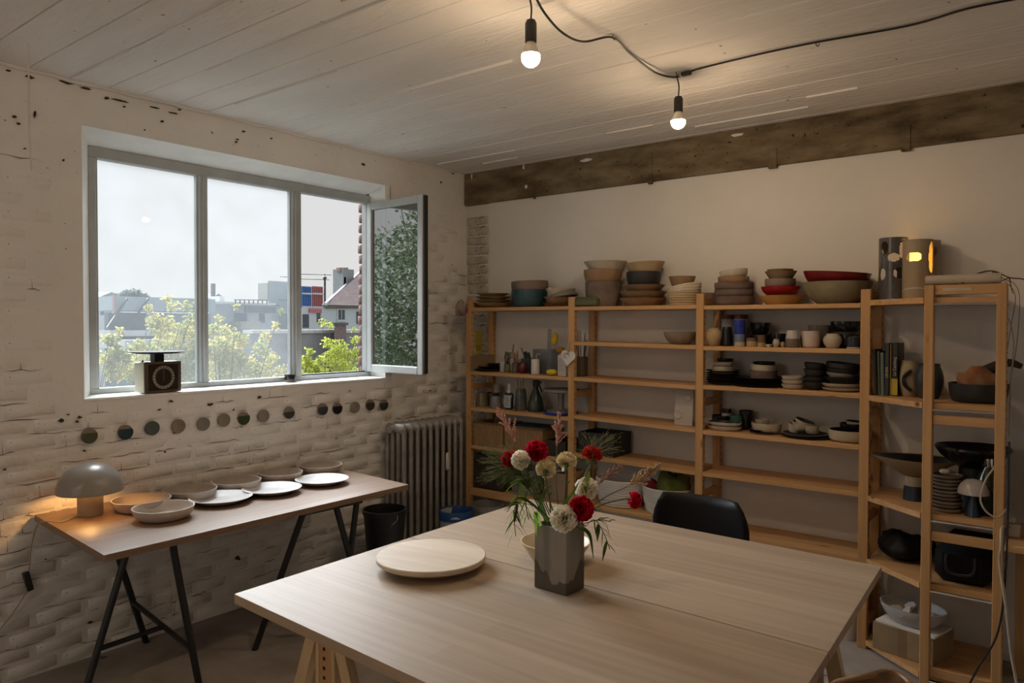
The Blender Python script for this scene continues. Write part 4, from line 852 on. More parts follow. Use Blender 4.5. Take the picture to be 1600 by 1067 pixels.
place('jar', 'large grey-green glass jar with tall tools in it', 'jar', 814, 20, 601, s, -.20, 'bottle', cl('grey_green_glass', (.05, .055, .05), .15, c2=(.11, .12, .115)))
c = Vector((X(814, -.20), -.20, s+.02))
for k, (dx, hh, lab) in enumerate(((-.030, .20, 'pale tool standing left in the grey-green jar'), (.0, .185, 'white-tipped tool standing in the middle of the grey-green jar'), (.022, .20, 'thin brush standing right in the grey-green jar'))): tag(MB().tube([(dx*.3, 0, 0), (dx, 0, hh)], .004, 6).build('tool', brush_m[1], loc=c), lab, 'tool')
sb = thing('spray_bottle', 'dark green spray bottle with black trigger', 'bottle', (X(837.5, -.18), -.18, s)); MB().lathe([(0, 0), (.056, 0), (.058, .01), (.055, .05), (.040, .10), (.022, .142), (.016, .155), (.016, .17), (0, .17)], 24).build('body', cl('dark_green_pet', (.030, .045, .030), .25), sb)
MB().box((-.022, -.013, .168), (.026, .013, .212), bev=.006).cyl(.018, .155, .178, 14).box((.022, -.007, .19), (.045, .007, .206), bev=.003).build('spray_head', black, sb); MB().bar((.024, 0, .188), (.052, 0, .128), .009, .006).build('trigger', black, sb)
bw_ = thing('banding_wheel', 'grey metal banding wheel with round top by the first tall post', 'wheel', (X(877, -.20), -.20, s+.0165)); gm = cl('cast_aluminium', (.20, .19, .18), .4, c2=(.27, .26, .25), metal=.35)
MB().lathe([(0, .128), (.118, .128), (.125, .133), (.125, .146), (.12, .150), (0, .150)], 40).build('wheel_head', gm, bw_); MB().cyl(.021, .012, .128, 18).build('column', gm, bw_); MB().lathe([(0, 0), (.098, 0), (.098, .006), (.03, .014), (0, .014)], 36).build('foot', gm, bw_)
vessel('bat', 'cobalt blue round disc under the banding wheel', 'disc', (X(876, -.19), -.19, s-.0005), 'cyl', .118, .016, cobalt, n=40, t=.007)
# woven boxes
wv = mat('woven_bamboo', (.22, .125, .05), .7, c2=(.36, .23, .11), scale=1., stretch=(160, 160, 12), bump=.0015, bscale=1.)
def wbox(label, x0, x1, y0, y1, z, h, m=wv, lid=None, name='woven_box'):
    o = thing(name, label, 'box', ((x0+x1)/2, (y0+y1)/2, z)); w2, d2 = (x1-x0)/2, (y1-y0)/2; b = MB()
    for a, c in (((-w2, -d2, 0), (w2, -d2+.008, h)), ((-w2, d2-.008, 0), (w2, d2, h)), ((-w2, -d2+.008, 0), (-w2+.008, d2-.008, h)), ((w2-.008, -d2+.008, 0), (w2, d2-.008, h)), ((-w2+.008, -d2+.008, 0), (w2-.008, d2-.008, .008))): b.box(a, c)
    b.build('body', m, o, smooth=False)
    if m is wv: MB().bar((-w2, -d2-.001, h-.006), (w2, -d2-.001, h-.006), .008, .012).bar((w2+.001, -d2, h-.006), (w2+.001, d2, h-.006), .008, .012).build('rim_binding', cl('dark_bamboo', (.15, .09, .04), .6), o, smooth=False)
    if lid: MB().box((-w2+.012, -d2+.012, h-.02), (w2-.012, d2-.012, h+.004), bev=.003).build('contents', lid, o)
    return o
s = .7535
wbox('woven bamboo box at the left of the box shelf by the radiator', X(738, -.29)+.012, X(785, -.29), -.29, -.06, s, .172)
wbox('woven bamboo box with blue-grey folder in it, right of the other woven box', X(789, -.28), X(848, -.28), -.28, -.05, s, .165, lid=cl('blue_grey_folder', (.035, .06, .075), .6))
wbox('dark brown wooden box behind the pink astilbe', X(852, -.29), X(884, -.29), -.29, -.06, s, .10, m=cl('dark_brown_box', (.030, .020, .014), .6), name='wooden_box')
wbox('low black box lying at the foot of the empty unit, left end', SX[1]+.04, SX[1]+.30, -.27, -.05, .7905, .14, m=blkm, name='storage_box')
s = .4525
wbox('dark drawer-like box on the lowest shelf of the corner unit by the radiator', SX[0]+.04, SX[0]+.30, -.28, -.05, s, .24, m=cl('dark_walnut_box', (.035, .026, .02), .6), name='storage_box')
gw = cl('grey_rope', (.22, .22, .20), .9, c2=(.30, .30, .28))
basket('grey rope basket behind the grass sprays on the lowest shelf', (X(822, -.18, 760), -.165, s), .10, .125, .17, gw, None, 2, 11)
wbox('light brown cardboard box behind the yellow carnations', X(850, -.28, 760), X(884, -.28, 760), -.28, -.06, s, .19, m=cl('light_cardboard', (.28, .20, .13), .9), name='cardboard_box')
place('tub', 'white plastic tub with bluish rim standing on the cardboard box', 'tub', 877, 22, 733, s+.191, -.20, 'cyl', cl('white_tub', (.48, .50, .54), .4))
# ================================================================== corner unit
s = 1.7355
def holed(name, parent, r, h, holes, m, nA=112, nZ=72, t=.006):
    vs = []; fs = []
    for j in range(nZ+1):
        for i in range(nA): a = 2*math.pi*i/nA; vs.append((r*math.cos(a), r*math.sin(a), h*j/nZ))
    for j in range(nZ):
        for i in range(nA):
            a = 2*math.pi*(i+.5)/nA; z = h*(j+.5)/nZ; cut = False
            for (ha, hz, hw_, hh) in holes:
                d = (a-ha+math.pi) % (2*math.pi)-math.pi
                if abs(d*r/hw_)**2.6+abs((z-hz)/hh)**2.6 < 1: cut = True
            if not cut: fs.append((j*nA+i, j*nA+(i+1) % nA, (j+1)*nA+(i+1) % nA, (j+1)*nA+i))
    me = bpy.data.meshes.new(name); me.from_pydata(vs, [], fs); me.materials.append(m); me.polygons.foreach_set('use_smooth', [True]*len(fs))
    o = bpy.data.objects.new(name, me); col.objects.link(o); o.parent = parent; md = o.modifiers.new('s', 'SOLIDIFY'); md.thickness = t; return o
def face_ang(p, off): v = CAM-Vector(p); return (math.atan2(v.y, v.x)+math.radians(off)) % (2*math.pi)
p = Vector((X(1393.5, -.17), -.17, s)); k = pxm(p); Rg = 20.5/k; Hg = 97/k
gl_ = thing('cutout_lantern', 'grey glazed ceramic cylinder lantern with cut-out holes', 'lantern', p); A_ = lambda o_: face_ang(p, o_)
holed('body', gl_, Rg, Hg, [(A_(-38), Hg*.83, .020, .032), (A_(2), Hg*.68, .030, .020), (A_(46), Hg*.80, .024, .050), (A_(-50), Hg*.42, .022, .030), (A_(28), Hg*.43, .030, .026), (A_(150), Hg*.82, .04, .04), (A_(185), Hg*.66, .05, .035), (A_(205), Hg*.42, .05, .04), (A_(110), Hg*.5, .03, .04), (A_(250), Hg*.75, .03, .04)], cl('grey_gloss_glaze', (.070, .068, .068), .18, c2=(.11, .105, .10), speck=(70, .72, (.2, .18, .16))))
MB().cyl(Rg-.004, 0, .006, 32).build('base', blkm, gl_); MB().tube([(Rg*.2, -Rg-.01, .002), (Rg*.2, -Rg+.03, .012)], .006, 8).build('plug', galv, gl_)
p2_ = Vector((X(1432, -.20), -.20, s)); Rb = 21.5/pxm(p2_); Hb = 93/pxm(p2_); A_ = lambda o_: face_ang(p2_, o_)
bl_ = thing('cutout_lamp', 'lit beige ceramic cylinder lamp with glowing oval opening', 'lamp', p2_); bg_m = cl('beige_lamp_clay', (.30, .225, .14), .55, c2=(.36, .28, .19))
holed('body', bl_, Rb, Hb, [(A_(-17), Hb*.71, .036, .0215), (A_(62), Hb*.70, .022, .075), (A_(180), Hb*.85, .04, .04), (A_(235), Hb*.7, .03, .05)], bg_m)
MB().cyl(Rb-.004, 0, .006, 32).build('base', bg_m, bl_)
glow = mat('amber_lamp_glow', (.8, .5, .1), .5, emit=(1, .50, .06, 2.6)); MB().cyl(.036, .10, Hb-.02, 24).build('bulb', glow, bl_)
MB().tube([(Rb*math.cos(a), Rb*math.sin(a), .035-.02*math.sin(a*1.0)) for a in [A_(-80)+i*.16 for i in range(16)]], .0025, 6).build('cord', cl('white_cord', (.6, .55, .48), .5), bl_)
p3_ = Vector((X(1449, -.085), -.085, s)); A_ = lambda o_: face_ang(p3_, o_)
bo = thing('cutout_lantern', 'unlit beige ceramic cylinder behind the glowing lamp', 'lantern', p3_); holed('body', bo, .052, Hb*1.02, [(A_(20), Hb*.83, .02, .025), (A_(200), Hb*.83, .03, .03)], bg_m); MB().cyl(.048, 0, .006, 28).build('base', bg_m, bo)
rl = thing('paper_roll', 'rolled speckled cream paper lying on top of the ladder frame', 'roll', (LX0-.02, -.49, PH+.0235)); MB().lathe([(0, 0), (.021, 0), (.023, .285), (0, .285)], 20, M=T(ry=math.pi/2, rz=.0)).build('roll', cl('speckled_paper', (.44, .38, .30), .8, speck=(45, .70, (.10, .07, .05))), rl)
br = thing('dried_branch', 'dry brown twig hanging over the top of the ladder frame', 'branch', (3.40, -.40, PH)); brm = cl('dry_twig', (.07, .042, .022), .9)
P_ = [(-.16, .08, -.02), (-.09, .07, .02), (-.02, .05, .055), (.04, .03, .062), (.10, .02, .03), (.16, .0, .018), (.26, -.02, -.035)]
b = MB().tube(catmull(P_, 4), .004, 6, r2=.0025)
for q in ((1, .03, -.04), (2, .01, -.05), (3, -.02, -.06), (3, .04, -.05), (4, .01, -.07), (4, -.05, -.03), (2, -.04, -.045)):
    o_ = Vector(P_[q[0]]); b.tube([o_, o_+Vector((q[1]*.6, -.01, q[2]*.5)), o_+Vector((q[1]*1.5, -.02, q[2]))], .0028, 5, r2=.0015)
b.build('twig', brm, br)
for k in range(2): b = MB().tube(catmull([(.08+.02*k, -.01, .02), (.125+.015*k, -.02, -.05), (.11+.02*k, -.03, -.20-.1*k), (.085+.01*k, -.03, -.42-.1*k)], 5), .0013, 5); b.build('tendril', brm, br)
# books
s = 1.2655
def book(label, px, yd, w, d, h, m, rot=0, txt=None, tm_=None):
    x = X(px, yd-.07); o = thing('book', label, 'book', (x, yd, s), rot=(0, rot, 0), group=None); MB().box((-w/2, -d/2, 0), (-w/2+.002, d/2, h)).box((w/2-.002, -d/2, 0), (w/2, d/2, h)).box((-w/2, -d/2, 0), (w/2, -d/2+.002, h)).build('cover', m, o, smooth=False)
    MB().box((-w/2+.002, -d/2+.002, .003), (w/2-.002, d/2-.004, h-.003)).build('pages', cl('paper_block', (.55, .50, .42), .9), o, smooth=False)
    if txt: text(txt, .018, tm_, o, (0, -d/2-.0006, h*.45), (math.pi/2, -math.pi/2, 0), name='spine_title')
    return o
pale = cl('pale_print', (.5, .48, .42), .6)
book('thin dark green book, first from the left on the corner shelf', 1370, -.19, .010, .15, .228, cl('dark_green_cloth', (.035, .050, .036), .6), -.04)
book('thin grey-green book, second from the left', 1374.5, -.19, .013, .15, .218, cl('grey_green_cloth', (.075, .10, .075), .6), -.03)
book('pale green book, third from the left', 1380, -.19, .018, .16, .212, cl('pale_green_cloth', (.13, .18, .14), .6), -.02)
book('taller dark blue-grey book with pale spine lettering', 1386.5, -.19, .022, .16, .258, cl('blue_grey_cloth', (.030, .036, .045), .6), 0, 'LEHAR', pale)
book('thin mustard book between the blue-grey and the black one', 1392, -.19, .009, .15, .255, cl('mustard_cloth', (.32, .19, .02), .6), 0)
b9 = book('book with black and yellow spine titled Le Catching, last in the row', 1398.5, -.19, .026, .15, .26, cl('black_yellow_cover', (.018, .015, .012), .5), 0)
MB().box((-.0135, -.0766, .005), (.0135, -.0752, .085)).build('yellow_band', cl('yellow_spine', (.46, .36, .03), .5), b9, smooth=False); text('Le Catching', .019, pale, b9, (0, -.0762, .145), (math.pi/2, -math.pi/2, 0), name='spine_title')
place('vase', 'cream bulging vase beside the books', 'vase', 1422, 32, 563, s, -.22, 'jug', cl('cream_vase', (.30, .235, .15), .6, c2=(.36, .29, .20)), tilt=None)
jg_ = place('jug', 'dark blue-grey jug with pouring lip behind the ladder post', 'jug', 1452, 42, 568, s, -.28, 'jug', cl('blue_black_slip', (.022, .022, .026), .35, c2=(.05, .05, .05)), rz=0)
MB().tube(catmull([(-.075, 0, .13), (-.105, 0, .10), (-.105, 0, .06), (-.075, 0, .03)], 4), .008, 8).build('handle', blk, jg_)
p = onz(s+.06, 1517, 603); db = vessel('basin', 'wide black matte basin on the corner shelf behind the ladder frame', 'bowl', (3.385, -.33, s), 'deep', .118, .085, blkm, n=40)
cloth('orange and brown patterned cloth heaped in the black basin', (3.385, -.33, s+.045), .088, .07, .105, mat('patterned_cloth', (.30, .10, .035), .9, c2=(.32, .21, .12), scale=14), seed=2)
dk = thing('dark_bundle', 'dark brown cloth bundle behind the patterned cloth in the basin', 'cloth', (3.43, -.30, s+.09)); MB().tube(catmull([(-.10, 0, -.02), (-.02, .01, .05), (.06, 0, .09), (.115, -.01, .075)], 4), .032, 10, r2=.012).build('bundle', cl('dark_brown_cloth', (.03, .02, .015), .8), dk)
# third corner shelf
s = .7685
p = Vector((X(1430, -.25, 700), -.25, s)); st_ = thing('pedestal_dish', 'wide shallow dish on a cream and blue pedestal', 'dish', p); b = MB()
b.lathe([(0, 0), (.052, 0), (.046, .07), (0, .07)], 24).build('pedestal_foot', cl('navy_glaze', (.018, .026, .045), .35), st_); MB().lathe([(0, .07), (.046, .07), (.045, .115), (0, .115)], 24).build('pedestal', cl('cream_slip', (.40, .33, .22), .6), st_)
MB().lathe([(0, .115), (.05, .115), (.10, .145), (.185, .20), (.19, .206), (.178, .203), (.09, .158), (0, .135)], 40, mis=[0, 0, 0, 0, 0, 1, 1, 1], sy=.7, wob=.02).build('dish', [cl('tan_dish', (.30, .22, .13), .6), blk], st_)
zz = s
for k in range(10):
    lab = ('lowest', 'second', 'third', 'fourth', 'fifth', 'sixth', 'seventh', 'eighth', 'ninth', 'topmost')[k]
    vessel('saucer', f'brown-rimmed saucer, {lab} from below in the stack behind the ladder post', 'saucer', (X(1479, -.40, 750)+R_.uniform(-.002, .002), -.40, zz), 'dish', .064+R_.uniform(-.003, .003), .018, cl('brown_saucer', (.20, .145, .10), .5, c2=(.30, .23, .17)), inside=cl('dark_saucer_rim', (.08, .05, .035), .5), n=28); zz += .0165
o = thing('pebble', 'small pale lump lying on the topmost saucer', 'pebble', (X(1476, -.40, 750), -.40, zz+.012)); pb = pebble('stone', '', '', (0, 0, 0), .022, .018, .012, cl('pale_lump', (.5, .42, .34), .8)); pb.parent = o
for k_ in ('label', 'category'):
    if k_ in pb: del pb[k_]
p = Vector((X(1520, -.26, 700), -.26, s)); pd = thing('pedestal_bowl', 'large black bowl on a thick black pedestal', 'bowl', p); MB().lathe([(0, 0), (.065, 0), (.058, .02), (.055, .19), (0, .19)], 28).build('pedestal', blkm, pd); MB().lathe([(0, .188), (.06, .188), (.13, .24), (.155, .275), (.15, .285), (.12, .255), (0, .215)], 36, wob=.015).build('bowl', blk, pd)
p = Vector((X(1521, -.44, 750), -.44, s)); ml = thing('mushroom_lamp', 'small mushroom lamp with white dome and blue cone foot', 'lamp', p); MB().lathe([(0, 0), (.032, 0), (.030, .006), (.010, .105), (0, .105)], 28).build('cone_foot', cl('metallic_blue_glaze', (.025, .05, .075), .25, metal=.3), ml)
MB().lathe([(.058, .098), (.062, .100), (.060, .118), (.050, .142), (.030, .160), (0, .166), (0, .162), (.028, .156), (.046, .139), (.055, .118)], 36).build('dome', cl('white_speckled_glaze', (.46, .43, .43), .22, speck=(70, .70, (.25, .22, .22))), ml)
bt = thing('green_flask', 'dark green flask with chrome collar beside the ladder post', 'bottle', (3.435, -.36, s)); MB().lathe([(0, 0), (.045, 0), (.058, .03), (.06, .10), (.045, .17), (.022, .21), (.020, .225), (0, .225)], 28).build('body', cl('bottle_green', (.014, .022, .010), .2), bt); MB().lathe([(.023, .212), (.024, .216), (.024, .25), (.02, .254), (0, .254)], 20).build('collar', cl('chrome', (.5, .5, .5), .15, metal=1.), bt)
# fourth corner shelf: dark bags
s = .4525
def sack(name, label, loc, sx_, sy_, sz_, m, seed):
    o = cloth(label, loc, sx_, sy_, sz_, m, name, seed, 'bag'); return o
sack('bag', 'black plastic bag slumped at the left of the low corner shelf', (3.065, -.19, s+.0), .125, .10, .13, cl('black_bin_bag', (.006, .006, .006), .6, bump=.004, bscale=14, spec=.25), 3)
lb = thing('bag', 'large flat black bag filling the right of the low corner shelf', 'bag', (3.345, -.27, s+.0005)); MB().box((-.11, -.18, 0), (.115, .20, .17), bev=.035).build('body', cl('black_canvas', (.008, .008, .008), .8, spec=.2), lb); MB().tube(catmull([(-.06, -.182, .13), (-.05, -.20, .06), (.04, -.20, .06), (.05, -.182, .13)], 5), .007, 8).build('handle', black, lb)
# bottom of the corner unit
s = .0455
bx = thing('cardboard_box', 'brown cardboard box under a white basin at the bottom of the corner unit', 'box', (3.13, -.30, s+.001), rz=math.radians(-14)); MB().box((-.14, -.11, 0), (.14, .11, .13), bev=.003).build('body', tan_card, bx); MB().box((-.02, -.1105, .0), (.02, .1105, .1305)).build('tape', cl('brown_tape', (.20, .13, .07), .4), bx)
MB().box((-.13, -.10, .1305), (.14, .09, .14)).build('flap', cl('white_card', (.45, .43, .41), .8), bx)
vessel('basin', 'white oval basin with broken shards on the brown cardboard box', 'basin', (3.13, -.31, s+.142), 'bowl', .15, .085, cl('white_basin', (.44, .43, .42), .4), sy=.75, rz=-.3, n=40)
for k in range(7):
    a = k*.9; pz = s+.185+.012*(k % 3); poly = [(.045*R_.uniform(.6, 1.1)*math.cos(t_), .034*R_.uniform(.6, 1.1)*math.sin(t_)) for t_ in [i*1.05 for i in range(6)]]
    lab = ('front left', 'front right', 'middle', 'back left', 'back right', 'left edge', 'topmost')[k]
    tag(MB().prism(poly, 0, .008).build('shard', cl('white_shard', (.46, .42, .37), .7), loc=(3.13+.07*math.cos(a), -.33+.045*math.sin(a), pz), rot=(R_.uniform(-.6, .6), R_.uniform(-.6, .6), a), smooth=False), f'broken white pottery shard in the oval basin, {lab}', 'shard')
# right edge: plug adapter, cables, dark bag
x = LX1+.075; pa = thing('plug_adapter', 'white power adapter with plugs on the shelf at the right edge', 'adapter', (ony(-.45, 1583, 835).x, -.45, .7085)); pw_ = cl('ivory_plastic', (.40, .35, .26), .5)
MB().box((-.028, -.03, 0), (.028, .03, .055), bev=.005).build('body', pw_, pa); MB().box((-.02, -.02, .055), (.012, .02, .085), bev=.006).build('plug', pw_, pa)
def cable(label, pts, r, m, name='cable'): return tag(MB().tube(catmull(pts, 6), r, 8).build(name, m), label, 'cable')
c0 = Vector((ony(-.45, 1583, 835).x, -.45, .72))
cable('thick white cable hanging down from the adapter at the right edge', [c0+Vector((-.01, -.035, .03)), c0+Vector((-.03, -.12, .045)), ony(-.635, 1564, 856), ony(-.635, 1562, 880), ony(-.635, 1572, 950), ony(-.62, 1580, 1020), ony(-.62, 1590, 1075)], .006, pw_)
cable('thin white cable looping over the flask to the adapter', [c0+Vector((-.01, 0, .09)), ony(-.50, 1577, 790), ony(-.56, 1560, 808), ony(-.57, 1542, 800), ony(-.57, 1532, 780), ony(-.56, 1540, 750), ony(-.50, 1556, 726), ony(-.40, 1572, 690)], .004, pw_)
cable('pale cord trailing down the wall beside the ladder frame', [ony(-.45, 1559, 473), ony(-.45, 1577, 500), ony(-.45, 1584, 540), ony(-.47, 1579, 600), ony(-.48, 1577, 680)], .003, cl('pale_cord', (.42, .34, .24), .7))
cable('black cable crossing the lower corner of the ladder frame', [ony(-.635, 1577, 690), ony(-.635, 1572, 880), ony(-.62, 1560, 985), ony(-.63, 1530, 1040), ony(-.63, 1510, 1078)], .004, black)
bp_ = thing('backpack', 'black bag standing on the shelf at the right edge', 'bag', (3.78, -.36, .7085)); o = MB().box((-.15, -.12, 0), (.15, .12, .40), bev=.07).build('body', cl('black_nylon', (.009, .009, .010), .7), bp_); MB().tube(catmull([(-.16, -.05, .35), (-.19, -.05, .2), (-.16, -.05, .06)], 5), .012, 8).build('strap', black, bp_)
# ================================================================== lights seen in the room, and one added fill bulb
sockm = cl('black_bakelite', (.012, .011, .010), .4)
bulbm = mat('opal_bulb_lit', (1, .9, .75), .4, emit=(1.0, .72, .45, 165.0))
bulbb = cl('white_bulb_collar', (.75, .68, .58), .5)
def pendant(label, d, px, ytop, ybot_sock, ybulb, top, lit):
    p = dep(d, px, ytop); k = FPX/d; q = dep(d, px, ybot_sock); hs = p.z-q.z; e = dep(d, px, ybulb); o = thing('pendant_bulb', label, 'lamp', (p.x, p.y, p.z-hs))
    rs = 9.2/455
    MB().lathe([(0, 0), (rs, 0), (rs, hs*.80), (rs*.75, hs*.95), (rs*.3, hs), (0, hs)], 24).build('socket', sockm, o)
    rb = .0325; zb = e.z-q.z; n = 12
    a0 = lit; zt = zb+rb*math.sin(a0); rt_ = rb*math.cos(a0)
    MB().lathe([(.014, .004), (.018, -.006), (.5*(.018+rt_), .55*zt), (rt_, zt)], 24).build('bulb_collar', bulbb, o)
    MB().lathe([(rt_, zt)]+[(rb*math.cos(t_), zb+rb*math.sin(t_)) for t_ in [a0+(-math.pi/2-a0)*i/10 for i in range(1, 10)]]+[(0, zb-rb)], 24).build('bulb', bulbm, o)
    MB().tube(catmull([(0, 0, hs-.002), (.002, 0, hs+(top.z-p.z)*.5), tuple(Vector(top)-Vector((p.x, p.y, p.z-hs)))], 6), .0032, 8).build('cord', black, o)
    return o
h2 = onz(H-.018, 1057, 118); h1 = onz(H-.018, 958, 58); d2 = (h2-CAM).dot(fw); d1 = (h1-CAM).dot(fw)
top1 = dep(2.55, 826, 2); top1.z = H-.02
pendant('lit round bulb in black socket hanging nearer the camera', 2.56, 829.5, 30, 66, 89.5, top1, .30)
pendant('lit round bulb in black socket hanging in front of the beam', d2, 1060, 150, 175, 190, h2, .12)
cab = [dep(2.5, 833, -12), dep(2.58, 852, 22), dep(2.70, 880, 52), dep(2.82, 912, 65), dep(d1, 957, 58.5), dep(3.12, 985, 84), dep(3.28, 1020, 111), dep(3.40, 1050, 120.5), dep(3.43, 1072, 116), onz(H-.014, 1090, 108), onz(H-.016, 1180, 86), onz(H-.014, 1275, 66), onz(H-.014, 1420, 40), onz(H-.014, 1510, 14), onz(H-.014, 1590, -2)]
tag(MB().tube(catmull(cab, 7), .0042, 8).build('ceiling_cable', black), 'long black cable looping along the ceiling between the bulbs', 'cable')
for (px, py, lab) in ((958, 55, 'small metal hook holding the cable between the two bulbs'), (1057, 112, 'small metal hook above the bulb at the beam'), (1275, 65, 'small metal hook holding the cable towards the right')):
    q = onz(H-.006, px, py); tag(MB().tube(catmull([(0, 0, .006), (0, 0, -.012), (.008, 0, -.020), (.014, 0, -.010)], 4), .0022, 6).build('cable_hook', cl('rusty_hook', (.12, .09, .07), .6, metal=.4), loc=q), lab, 'hook')
jb = onz(H-.02, 1072, 115); tag(MB().box((-.022, -.012, -.008), (.022, .012, .008), bev=.003).build('cable_connector', sockm, loc=jb), 'small black cable connector at the ceiling hook by the beam', 'connector')
o = thing('pendant_bulb', 'added fill bulb in black socket, unseen behind the camera', 'lamp', (1.7, -5.5, 2.50)); MB().cyl(.0205, 0, .08, 20).build('socket', sockm, o); MB().lathe([(.014, .002), (.0325, -.045)]+[(.0325*math.cos(i*.17), -.045-.0325*math.sin(i*.17)) for i in range(1, 9)]+[(0, -.0775)], 20).build('bulb', bulbm, o); MB().tube([(0, 0, .078), (0, 0, H-2.505)], .0032, 8).build('cord', black, o)  # extra bulb out of view, added to brighten the left wall and ceiling
# mushroom lamp on the window table
p = onz(.7402, 128.5, 806); p = Vector((p.x+.012, p.y+.03, .7402))
lp = thing('mushroom_lamp', 'grey mushroom lamp glowing on the end of the window table', 'lamp', p)
lm = cl('grey_satin_glaze', (.27, .25, .225), .30, c2=(.34, .315, .285)); stm = cl('speckled_beige_clay', (.30, .25, .19), .6, c2=(.36, .31, .24))
MB().lathe([(0, 0), (.050, 0), (.053, .004), (.053, .108), (.047, .108), (.047, .006), (0, .006)], 40).build('stem', stm, lp)
S_ = [(.136, .108), (.139, .112), (.137, .135), (.124, .172), (.100, .204), (.066, .226), (.03, .236), (0, .238)]
MB().lathe(S_+[(0, .232), (.03, .230), (.063, .220), (.095, .199), (.118, .169), (.131, .134)], 48).build('shade', lm, lp)
MB().lathe([(0, .150), (.02, .155), (.028, .175), (.02, .196), (0, .20)], 16).build('bulb', mat('warm_bulb_glow', (1, .8, .5), .5, emit=(1, .50, .16, 52.0)), lp)
b = MB()
for k in range(3): b.tube([(.045*math.cos(a), .045*math.sin(a), .104), (.028*math.cos(a), .028*math.sin(a), .165)], .0025, 6) if False else b.tube([(.049*math.cos(k*2.1), .049*math.sin(k*2.1), .10), (.075*math.cos(k*2.1), .075*math.sin(k*2.1), .208)], .003, 6)
b.build('shade_support', galv, lp)
E_ = onz(.742, 62, 817); cable('pale lamp cord running off the table end and down the brick wall', [p+Vector((-.02, -.052, .004)), onz(.744, 97, 815), E_, onx(.03, 50, 850), onx(.022, 46, 885), onx(.022, 41, 922), onx(.02, 22, 955), onx(.02, -8, 992)], .0028, cl('pale_cord', (.42, .34, .24), .7))
sw = onx(.022, 43.5, 908); tag(MB().box((-.009, -.013, -.045), (.012, .013, .045), bev=.003).build('cord_switch', sockm, loc=sw, rot=(.22, 0, 0)), 'black inline switch on the lamp cord low on the brick wall', 'switch')
# kitchen scale on the sill
g0 = onz(1.252, 226, 616); g1 = onz(1.252, 283, 611.5); fx = -.028
A0 = Vector((g0.x, g0.y, 1.2525)); e = (g1-g0); wd = e.length; an = math.atan2(e.y, e.x)
sc_ = thing('kitchen_scale', 'cream kitchen scale with black dial face standing on the window sill', 'scale', A0, rz=an); HH = .162
MB().box((0, .004, .004), (wd, .092, HH), bev=.004).build('body', cl('ivory_enamel', (.50, .47, .36), .4, var=.04), sc_)
MB().box((-.001, -.003, .002), (wd+.001, .006, HH+.001), bev=.003).build('face_bezel', cl('bronze_bezel', (.12, .09, .065), .4, metal=.3), sc_)
MB().box((.018, -.005, .014), (wd-.018, -.001, HH-.012), bev=.002).build('dial_plate', cl('dark_brown_dial', (.020, .013, .010), .3), sc_)
cx_, cz_ = wd*.5, HH*.50; b = MB().lathe([(.060, 0), (.060, .0012), (.046, .0012), (.046, 0)], 48, M=T(cx_, -.0048, cz_, rx=math.pi/2)); b.build('dial_ring', cl('silver_dial', (.36, .31, .26), .4, metal=.2), sc_)
b = MB()
for k in range(20):
    a = k*math.pi/10; b.box((-.0022, -.0004, -.004), (.0022, .0004, .004), M=T(cx_+.053*math.sin(a), -.0064, cz_+.053*math.cos(a), ry=a))
b.build('dial_mark', sockm, sc_, smooth=False); MB().bar((cx_, -.0055, cz_-.02), (cx_, -.0055, cz_+.040), .002, .001, upv=(0, 1, 0)).build('needle', cl('pale_needle', (.25, .2, .16), .5), sc_)
MB().box((wd*.36, .03, HH), (wd*.62, .07, HH+.042)).build('neck', black, sc_); MB().lathe([(0, HH+.042), (.10, HH+.042), (.136, HH+.050), (.137, HH+.053), (.10, HH+.046), (0, HH+.046)], 48, M=T(wd*.48, .05, 0)).build('weighing_plate', cl('dark_steel_plate', (.012, .012, .012), .7, spec=.15), sc_)
MB().cyl(.005, HH, HH+.008, 10, M=T(wd*.10, .05, 0)).build('adjusting_knob', black, sc_)
p = onz(1.2525, 458, 597); vessel('cup', 'tiny brown cup with dark rim standing on the sill below the mullion', 'cup', (p.x-.03, p.y, 1.2525), 'cup', .036, .045, cl('brown_cup', (.20, .15, .10), .5), bands=[(.35, blk)])
# ================================================================== glaze test discs on the brick wall
clay_d = cl('buff_test_clay', (.24, .19, .15), .8)
cols = [('olive green', (.065, .070, .030), .10), ('dark petrol blue', (.010, .032, .042), .0), ('grey-green', (.065, .080, .065), 1.), ('speckled beige', (.21, .165, .13), 1.), ('plain grey-beige', (.20, .17, .14), 1.), ('plain buff', (.21, .175, .14), 1.), ('moss green', (.035, .060, .020), .05), ('pale pinkish buff', (.24, .195, .165), 1.), ('slate grey', (.055, .058, .055), .5), ('blue-grey', (.05, .058, .072), .05), ('black', (.010, .012, .013), .1), ('pale beige', (.25, .205, .17), 1.), ('dark brown', (.055, .040, .030), .1), ('dark green', (.030, .050, .035), .2)]
pos = [(139.4, 681, 13), (195.6, 675.3, 12), (238, 669, 11.6), (279, 665.7, 11), (317.8, 662.3, 10.5), (350, 656.4, 9.8), (380.5, 653.6, 9.3), (412, 650, 9), (451.5, 644.6, 8.3), (504, 639.3, 7.2), (526.8, 638, 7.1), (555, 636.3, 7.2), (578, 632.5, 6.6), (599.4, 632.2, 6)]
names = ['first', 'second', 'third', 'fourth', 'fifth', 'sixth', 'seventh', 'eighth', 'ninth', 'tenth', 'eleventh', 'twelfth', 'thirteenth', 'last']
